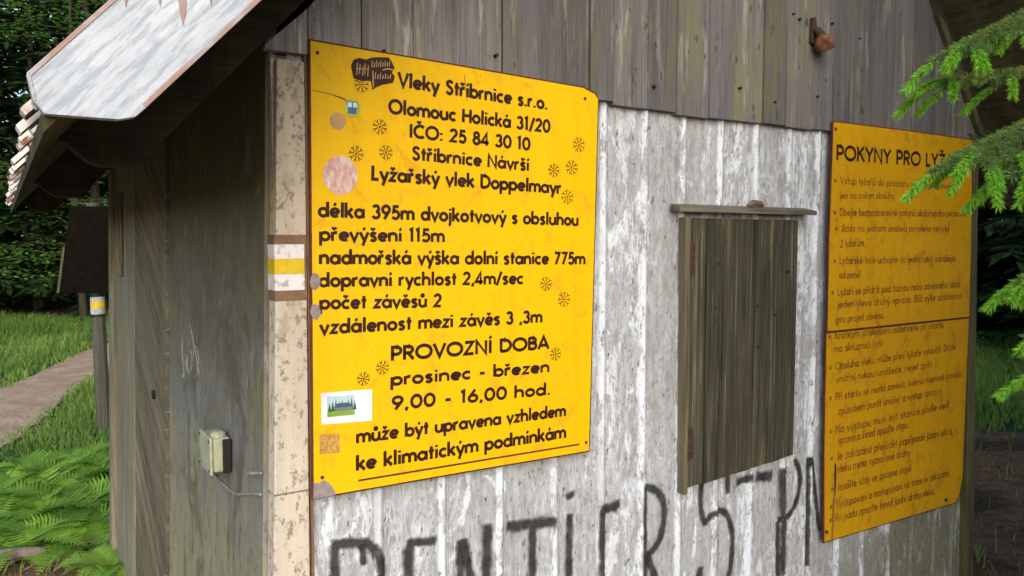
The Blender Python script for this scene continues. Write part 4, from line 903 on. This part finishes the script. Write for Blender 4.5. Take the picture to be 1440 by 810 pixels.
# twigs and stones
m = MB()
for k in range(330):
    left = k < 120
    x, y = (rnd.uniform(-.9, .42), rnd.uniform(3.3, 4.75)) if left else (rnd.uniform(3.5, 8.0), rnd.uniform(1.2, 4.4))
    if on_hut(x, y): continue
    a = rnd.uniform(0, 6.28); L = rnd.uniform(.06, .22); z = gh(x, y) + .008; h = rnd.uniform(0, .05)
    m.tube([(x, y, z), (x + math.cos(a) * L * .5, y + math.sin(a) * L * .5, z + h + .006), (x + math.cos(a + .3) * L, y + math.sin(a + .3) * L, z + h * .6)], [.004, .003, .002], 4, False)
tag(m.build('twig_litter', M_DEADT), 'dry brown twigs and needles scattered over the bare soil around the hut', 'litter', kind='stuff')
m = MB(); m.tube([(-.55, 4.60, .03), (-.2, 4.58, .05), (.05, 4.56, .045), (.14, 4.57, .03)], [.03, .032, .028, .02], 9)
tag(m.build('fallen_log', m_plain('grey_dead_wood', (.23, .19, .17), .9, .35, 30)), 'thin grey fallen log lying in front of the ferns', 'log')
def stone(x, y, s, lab):
    mb = MB(); n = 9; vs = []; fs = []
    for i in range(5):
        for k in range(n):
            t1 = math.pi * (i + .4) / 5.2; t2 = 2 * math.pi * k / n; r_ = s * rnd.uniform(.85, 1.1); vs.append((x + r_ * math.sin(t1) * math.cos(t2), y + r_ * .8 * math.sin(t1) * math.sin(t2), gh(x, y) + s * .12 + .5 * r_ * math.cos(t1)))
    for i in range(4):
        for k in range(n): fs.append((i * n + k, (i + 1) * n + k, (i + 1) * n + (k + 1) % n, i * n + (k + 1) % n))
    fs += [tuple(range(n)), tuple(reversed(range(4 * n, 5 * n)))]
    mb.add(vs, fs); tag(mb.build('stone', m_plain('pale_stone', (.42, .36, .32), .9, .25, 20), smooth=True), lab, 'stone')
stone(.15, 6.62, .055, 'pale stone in the grass between the path and the ferns'); stone(-.5, 7.1, .04, 'small pale stone at the edge of the path')

# spruces
def bough(mb, base, d, L, droop, r, wid=1.0, seg=10, spray=.16, sw=.016):
    """a flat drooping bough: needle-clad side twigs as slim tapering sprays"""
    side = Vector((-d.y, d.x, 0)).normalized(); pts = []
    for i in range(seg + 1):
        s = i / seg; pts.append(base + d * (L * s) + Vector((0, 0, -droop * L * s * s + .10 * L * s ** 4 + .02 * math.sin(i * 2.1))))
    bt = r.uniform(.1, .8)
    for i in range(1, seg + 1):
        s = i / seg; w = L * .42 * wid * (1 - s * .8) * (.5 + .5 * min(1, s * 4))
        for sg in (-1, 1):
            for q in range(2):
                p = pts[i] + (pts[i - 1] - pts[i]) * (q * .5); ax = (side * sg + d * r.uniform(.35, .9) + Vector((0, 0, r.uniform(-.5, .05)))).normalized(); l = w * r.uniform(.6, 1.1) + .05
                k = max(1, int(l / spray)); 
                for j in range(k + 1):
                    b = p + ax * (l * j / (k + 1)); a2 = (ax + side * r.uniform(-.5, .5) + d * r.uniform(-.2, .8) + Vector((0, 0, r.uniform(-.5, .15)))).normalized(); sl = spray * r.uniform(.7, 1.3)
                    nrm = Vector((r.uniform(-.5, .5), r.uniform(-.5, .5), 1)); pr = a2.cross(nrm).normalized() * sw * r.uniform(.7, 1.4); tn = min(1, max(0, bt + r.uniform(-.3, .3) + .15 * (s - .5)))
                    n = len(mb.v); mb.v += [tuple(b - pr * .5), tuple(b + pr * .5), tuple(b + a2 * sl * .5 + pr), tuple(b + a2 * sl), tuple(b + a2 * sl * .5 - pr)]
                    mb.f += [(n, n + 1, n + 2, n + 4), (n + 4, n + 2, n + 3)]; mb.t += [tn, tn]; mb.m += [0, 0]
    return pts
def spruce(seed, H, rad, z0, nb, root, lean=0, spray=.18, sw=.02, keep=None):
    r = random.Random(seed); tr = MB(); tr.tube([(0, 0, -.2), (0, 0, .3), (lean * .3, 0, H * .5), (lean, 0, H)], [.032 * H * .42, .028 * H * .42, .015 * H * .42, .004], 9)
    cr = MB(); o = root.location
    for k in range(nb):
        s = k / nb; z = z0 + (H - z0 - .1) * s + r.uniform(-.1, .1); a = k * 2.4 + r.uniform(-.3, .3); L = rad * (1 - s) ** .8 * r.uniform(.7, 1.15) + .12
        d = Vector((math.cos(a), math.sin(a), 0))
        if keep:
            L = keep(Vector((o.x, o.y, z)), d, L)
            if L < .12: continue
        p = bough(cr, Vector((lean * z / H, 0, z)), d, L, .35 - .3 * s, r, 1.0, max(5, min(12, int(L / .16))), spray, sw)
        tr.tube([p[0], p[len(p) // 2], p[-1]], [.016 + .012 * L, .009, .003], 5, False)
    t_ = tr.build('trunk', M_BARK); t_.parent = root; c_ = cr.build('crown', M_SPRUCE); c_.parent = root
    return root
TG = 'spruces in the dark forest around the hut'
T1 = empty('spruce_tree', (-1.6, 20, 0), 'dark forest spruce with drooping boughs beyond the path left of the hut', 'tree', 'spruces beyond the path left of the hut'); spruce(1, 13, 2.6, .5, 95, T1, .2, .30, .05)
T2 = empty('spruce_tree', (1.8, 19.5, 0), T1['label'], 'tree', T1['group']); spruce(2, 11, 2.3, .35, 85, T2, -.2, .28, .045)
LT = [(-.3, 22.5, 1.0, 1), (.7, 21.0, .95, 2), (-2.9, 22, 1.1, 1), (2.9, 21.5, 1.05, 2), (-1.0, 25, 1.2, 2), (1.2, 24.5, 1.25, 1), (-3.6, 18.5, 1.0, 2), (3.6, 25, 1.2, 1), (-4.6, 24, 1.2, 1), (-.2, 27.5, 1.4, 1), (2.2, 28, 1.4, 2), (-5.4, 20, 1.1, 2), (-2.3, 28.5, 1.4, 1), (4.6, 20, 1.0, 2), (-4.4, 15.5, .9, 1), (-5.2, 11.5, .9, 2)]
for i, (x, y, s, k) in enumerate(LT): copy_tree((T1, T2)[k - 1], (x, y, gh(x, y)), i * 1.7, s)
RG = 'spruces in the forest right of the hut'; RL = 'dark spruce trunk and boughs in the forest shade right of the hut'
RT = [(13.6, 6.0, 1.0, 1), (14.6, 7.6, 1.0, 2), (12.9, 4.6, .95, 2), (15.6, 5.6, 1.1, 1), (16.4, 8.2, 1.2, 2), (14.2, 3.4, 1.0, 1), (17.6, 6.6, 1.2, 2), (13.0, 9.0, 1.0, 1), (11.2, 8.6, .9, 2), (18.5, 9.5, 1.3, 1), (12.4, 2.2, .9, 1), (10.2, -.6, .9, 2), (7.6, -1.6, .85, 1), (19, 4, 1.3, 2), (10.5, 11.5, 1.0, 1), (6.3, 6.8, .75, 2), (8.0, 9.5, .9, 1), (21, 8.5, 1.4, 2), (20.5, 11, 1.4, 1), (16.8, 10.2, 1.2, 1), (2.3, -3.4, .8, 1), (4.3, -2.6, .85, 2), (6.2, -3.6, .95, 1), (5.4, -.4, .62, 2)]  # the last entries are unseen spruces, added out of frame to shade the wall
for i, (x, y, s, k) in enumerate(RT):
    o = copy_tree((T1, T2)[k - 1], (x, y, gh(x, y)), i * 2.1, s); tag(o, RL, 'tree', RG)
# young broad leaved tree at the forest edge, light green leaves
def broadleaf(seed, H, rad, root, nl):
    r = random.Random(seed); tr = MB(); cr = MB(); tr.tube([(0, 0, -.1), (.1, .05, H * .4), (.05, .1, H * .9)], [.07, .05, .015], 8)
    for k in range(46):
        z = H * r.uniform(.12, .98); a = r.uniform(0, 6.28); L = rad * (1 - .45 * z / H) * r.uniform(.5, 1.1); d = Vector((math.cos(a), math.sin(a), r.uniform(-.05, .35))); b = Vector((.05, .05, z)); tr.tube([b, b + d * L * .6, b + d * L + Vector((0, 0, -.12 * L))], [.014, .009, .003], 4, False); bt = r.random()
        for j in range(nl):
            s = r.uniform(.25, 1.05); p = b + d * L * s + Vector((r.gauss(0, .22), r.gauss(0, .22), r.gauss(0, .07) - .1 * L * s * s)); a2 = r.uniform(0, 6.28); l = r.uniform(.05, .10); u = Vector((math.cos(a2), math.sin(a2), r.uniform(-.5, .1))) * l; w = Vector((-math.sin(a2), math.cos(a2), r.uniform(-.3, .3))) * l * .35; tn = min(1, max(0, bt * .7 + r.uniform(0, .3)))
            n = len(cr.v); cr.v += [tuple(p), tuple(p + u * .5 + w), tuple(p + u), tuple(p + u * .5 - w)]; cr.f += [(n, n + 1, n + 2, n + 3)]; cr.t.append(tn); cr.m.append(0)
    t_ = tr.build('trunk', M_BARK); t_.parent = root; c_ = cr.build('crown', M_BROAD); c_.parent = root
B1 = empty('beech_sapling', (-.7, 13.2, gh(-.7, 13.2)), 'light green broad leaved young tree at the forest edge above the hut roof', 'tree', 'young broad leaved trees at the forest edge'); broadleaf(5, 6.2, 1.9, B1, 95)
for i, (x, y, s) in enumerate(((-1.9, 16.5, 1.15), (1.3, 17.0, 1.1))): copy_tree(B1, (x, y, gh(x, y)), 1 + i * 2, s)

# the near spruce at the right edge: light new shoots on dark old twigs
def in_frame(p, mgn=.10):
    q = cam_M @ Vector((p.x, p.y, p.z)); return False
NS = empty('young_spruce', (2.62, .20, 0), 'young spruce whose fresh light green shoots hang over the ochre rules sign', 'tree')
def keep(b, d, L):
    # stay on the right of the line of sight along the end of the hut
    while L > .1:
        e = b + d * L
        if e.y < .445 * e.x - .30: return L
        L -= .06
    return 0
spruce(31, 5.2, 1.35, .5, 120, NS, .05, .085, .0085, keep)
mbs, mbn, mbt = MB(), MB(), MB(); rs = random.Random(5)
NO = NS.location
def needles(mb, pts, dens, ln, spread, w=.0011, curl=.0):
    for i in range(len(pts) - 1):
        a, b = pts[i], pts[i + 1]; d = (b - a); L = d.length; d.normalize(); ref = Vector((.2, .3, .93)); s1 = d.cross(ref).normalized(); s2 = d.cross(s1); n = max(2, int(L * dens))
        for k in range(n):
            p = a + d * (L * rs.random()); t_ = rs.uniform(0, 6.28); ax = (d * rs.uniform(.5, 1.0) * (1 - spread) * 1.6 + (s1 * math.cos(t_) + s2 * math.sin(t_)) * spread * 1.4 + Vector((0, 0, -curl))).normalized(); l = ln * rs.uniform(.75, 1.15); pr = ax.cross(Vector((rs.uniform(-1, 1), rs.uniform(-1, 1), rs.uniform(-1, 1)))).normalized() * w
            v = len(mb.v); q = p + ax * l * .55 + Vector((0, 0, -.0008)); mb.v += [tuple(p - pr - NO), tuple(p + pr - NO), tuple(q + pr - NO), tuple(p + ax * l - NO), tuple(q - pr - NO)]
            tn = rs.random(); mb.f += [(v, v + 1, v + 2, v + 4), (v + 4, v + 2, v + 3)]; mb.t += [tn, tn]; mb.m += [0, 0]
def twig(p0, p1, sag, new, n=6, rad=.0022, ln=.016):
    p0, p1 = Vector(p0), Vector(p1); pts = []
    for i in range(n + 1):
        s = i / n; pts.append(p0.lerp(p1, s) + Vector((0, 0, sag * 4 * s * (1 - s))))
    mbt.tube([p - NO for p in pts], [rad * (1 - .6 * i / n) for i in range(n + 1)], 5, False)
    if new: needles(mbn, pts, 3800, ln * 1.15, .48, .0010, .35)
    else: needles(mbs, pts, 2600, ln * 1.1, .55, .0007, .05)
    return pts
def branch(pts, side_n, side_len, newtips, droop=.35, tip_new=.088):
    """main twig through pts with side twigs that end in light new shoots"""
    P_ = [Vector(p) for p in catmull([tuple(p) for p in pts], 6)]; mbt.tube([p - NO for p in P_], [.007 * (1 - .75 * i / len(P_)) for i in range(len(P_))], 6, False)
    needles(mbs, P_[len(P_) // 4:], 2600, .018, .55, .0007)
    tot = len(P_)
    for k in range(side_n):
        s = .35 + .62 * k / max(1, side_n - 1); i = min(tot - 2, int(s * tot)); p = P_[i]; d = (P_[i + 1] - P_[i]).normalized(); sd = d.cross(Vector((0, 0, 1))).normalized() * (1 if k % 2 else -1)
        L = side_len * (1.15 - .6 * s) * rs.uniform(.8, 1.2); e = p + (d * .8 + sd * .62 + Vector((0, 0, -droop * rs.uniform(.3, 1)))).normalized() * L
        tw = twig(p, e, .004, False, 5)
        for j in range(2):
            q = tw[2 + j]; e2 = q + (d * .9 + sd * (1.0 if j else -.4) + Vector((0, 0, -droop))).normalized() * L * .42; t2 = twig(q, e2, .002, False, 4)
            if rs.random() < newtips * .3: twig(e2, e2 + ((e2 - q).normalized() + Vector((0, 0, -.5))).normalized() * tip_new * rs.uniform(.5, .8), .004, True, 4, .0016, .017)
        if rs.random() < newtips: twig(e, e + ((e - p).normalized() + Vector((0, 0, -.45))).normalized() * tip_new * rs.uniform(.7, 1.1), .006, True, 5, .0018, .018)
    e = P_[-1]; dd = (P_[-1] - P_[-3]).normalized(); twig(e, e + (dd + Vector((0, 0, -.25))).normalized() * tip_new, .005, True, 6, .002, .018)
TK = lambda z: (2.62, .22, z)
branch([TK(2.45), (2.30, .55, 2.30), (2.02, .84, 2.15), (1.88, .90, 2.08), (1.735, .91, 2.015)], 15, .13, .6)
branch([TK(2.20), (2.35, .60, 2.12), (2.06, .88, 2.01), (1.90, .94, 1.975), (1.765, .97, 1.955)], 10, .10, .35)
branch([TK(2.10), (2.30, .52, 2.0), (2.0, .80, 1.90), (1.83, .86, 1.83), (1.69, .86, 1.78)], 17, .15, .6)
branch([TK(2.0), (2.25, .48, 1.92), (1.92, .75, 1.81), (1.80, .77, 1.775), (1.73, .765, 1.745)], 13, .12, .6)
branch([TK(1.75), (2.25, .48, 1.68), (1.94, .70, 1.58), (1.83, .76, 1.54), (1.735, .765, 1.52)], 7, .09, .8)
branch([TK(1.6), (2.25, .46, 1.55), (1.94, .68, 1.46), (1.82, .71, 1.43), (1.70, .72, 1.42)], 6, .07, .8)
branch([TK(1.5), (2.25, .44, 1.45), (1.94, .66, 1.39), (1.82, .69, 1.36), (1.71, .70, 1.35)], 6, .07, .8)

bt = mbt.build('branch', M_TWIG); bt.parent = NS
b1 = mbs.build('old_needles', M_OLDN); b1.parent = NS
b2 = mbn.build('new_shoots', M_NEWN); b2.parent = NS; b2['label'] = 'fresh light green shoots'
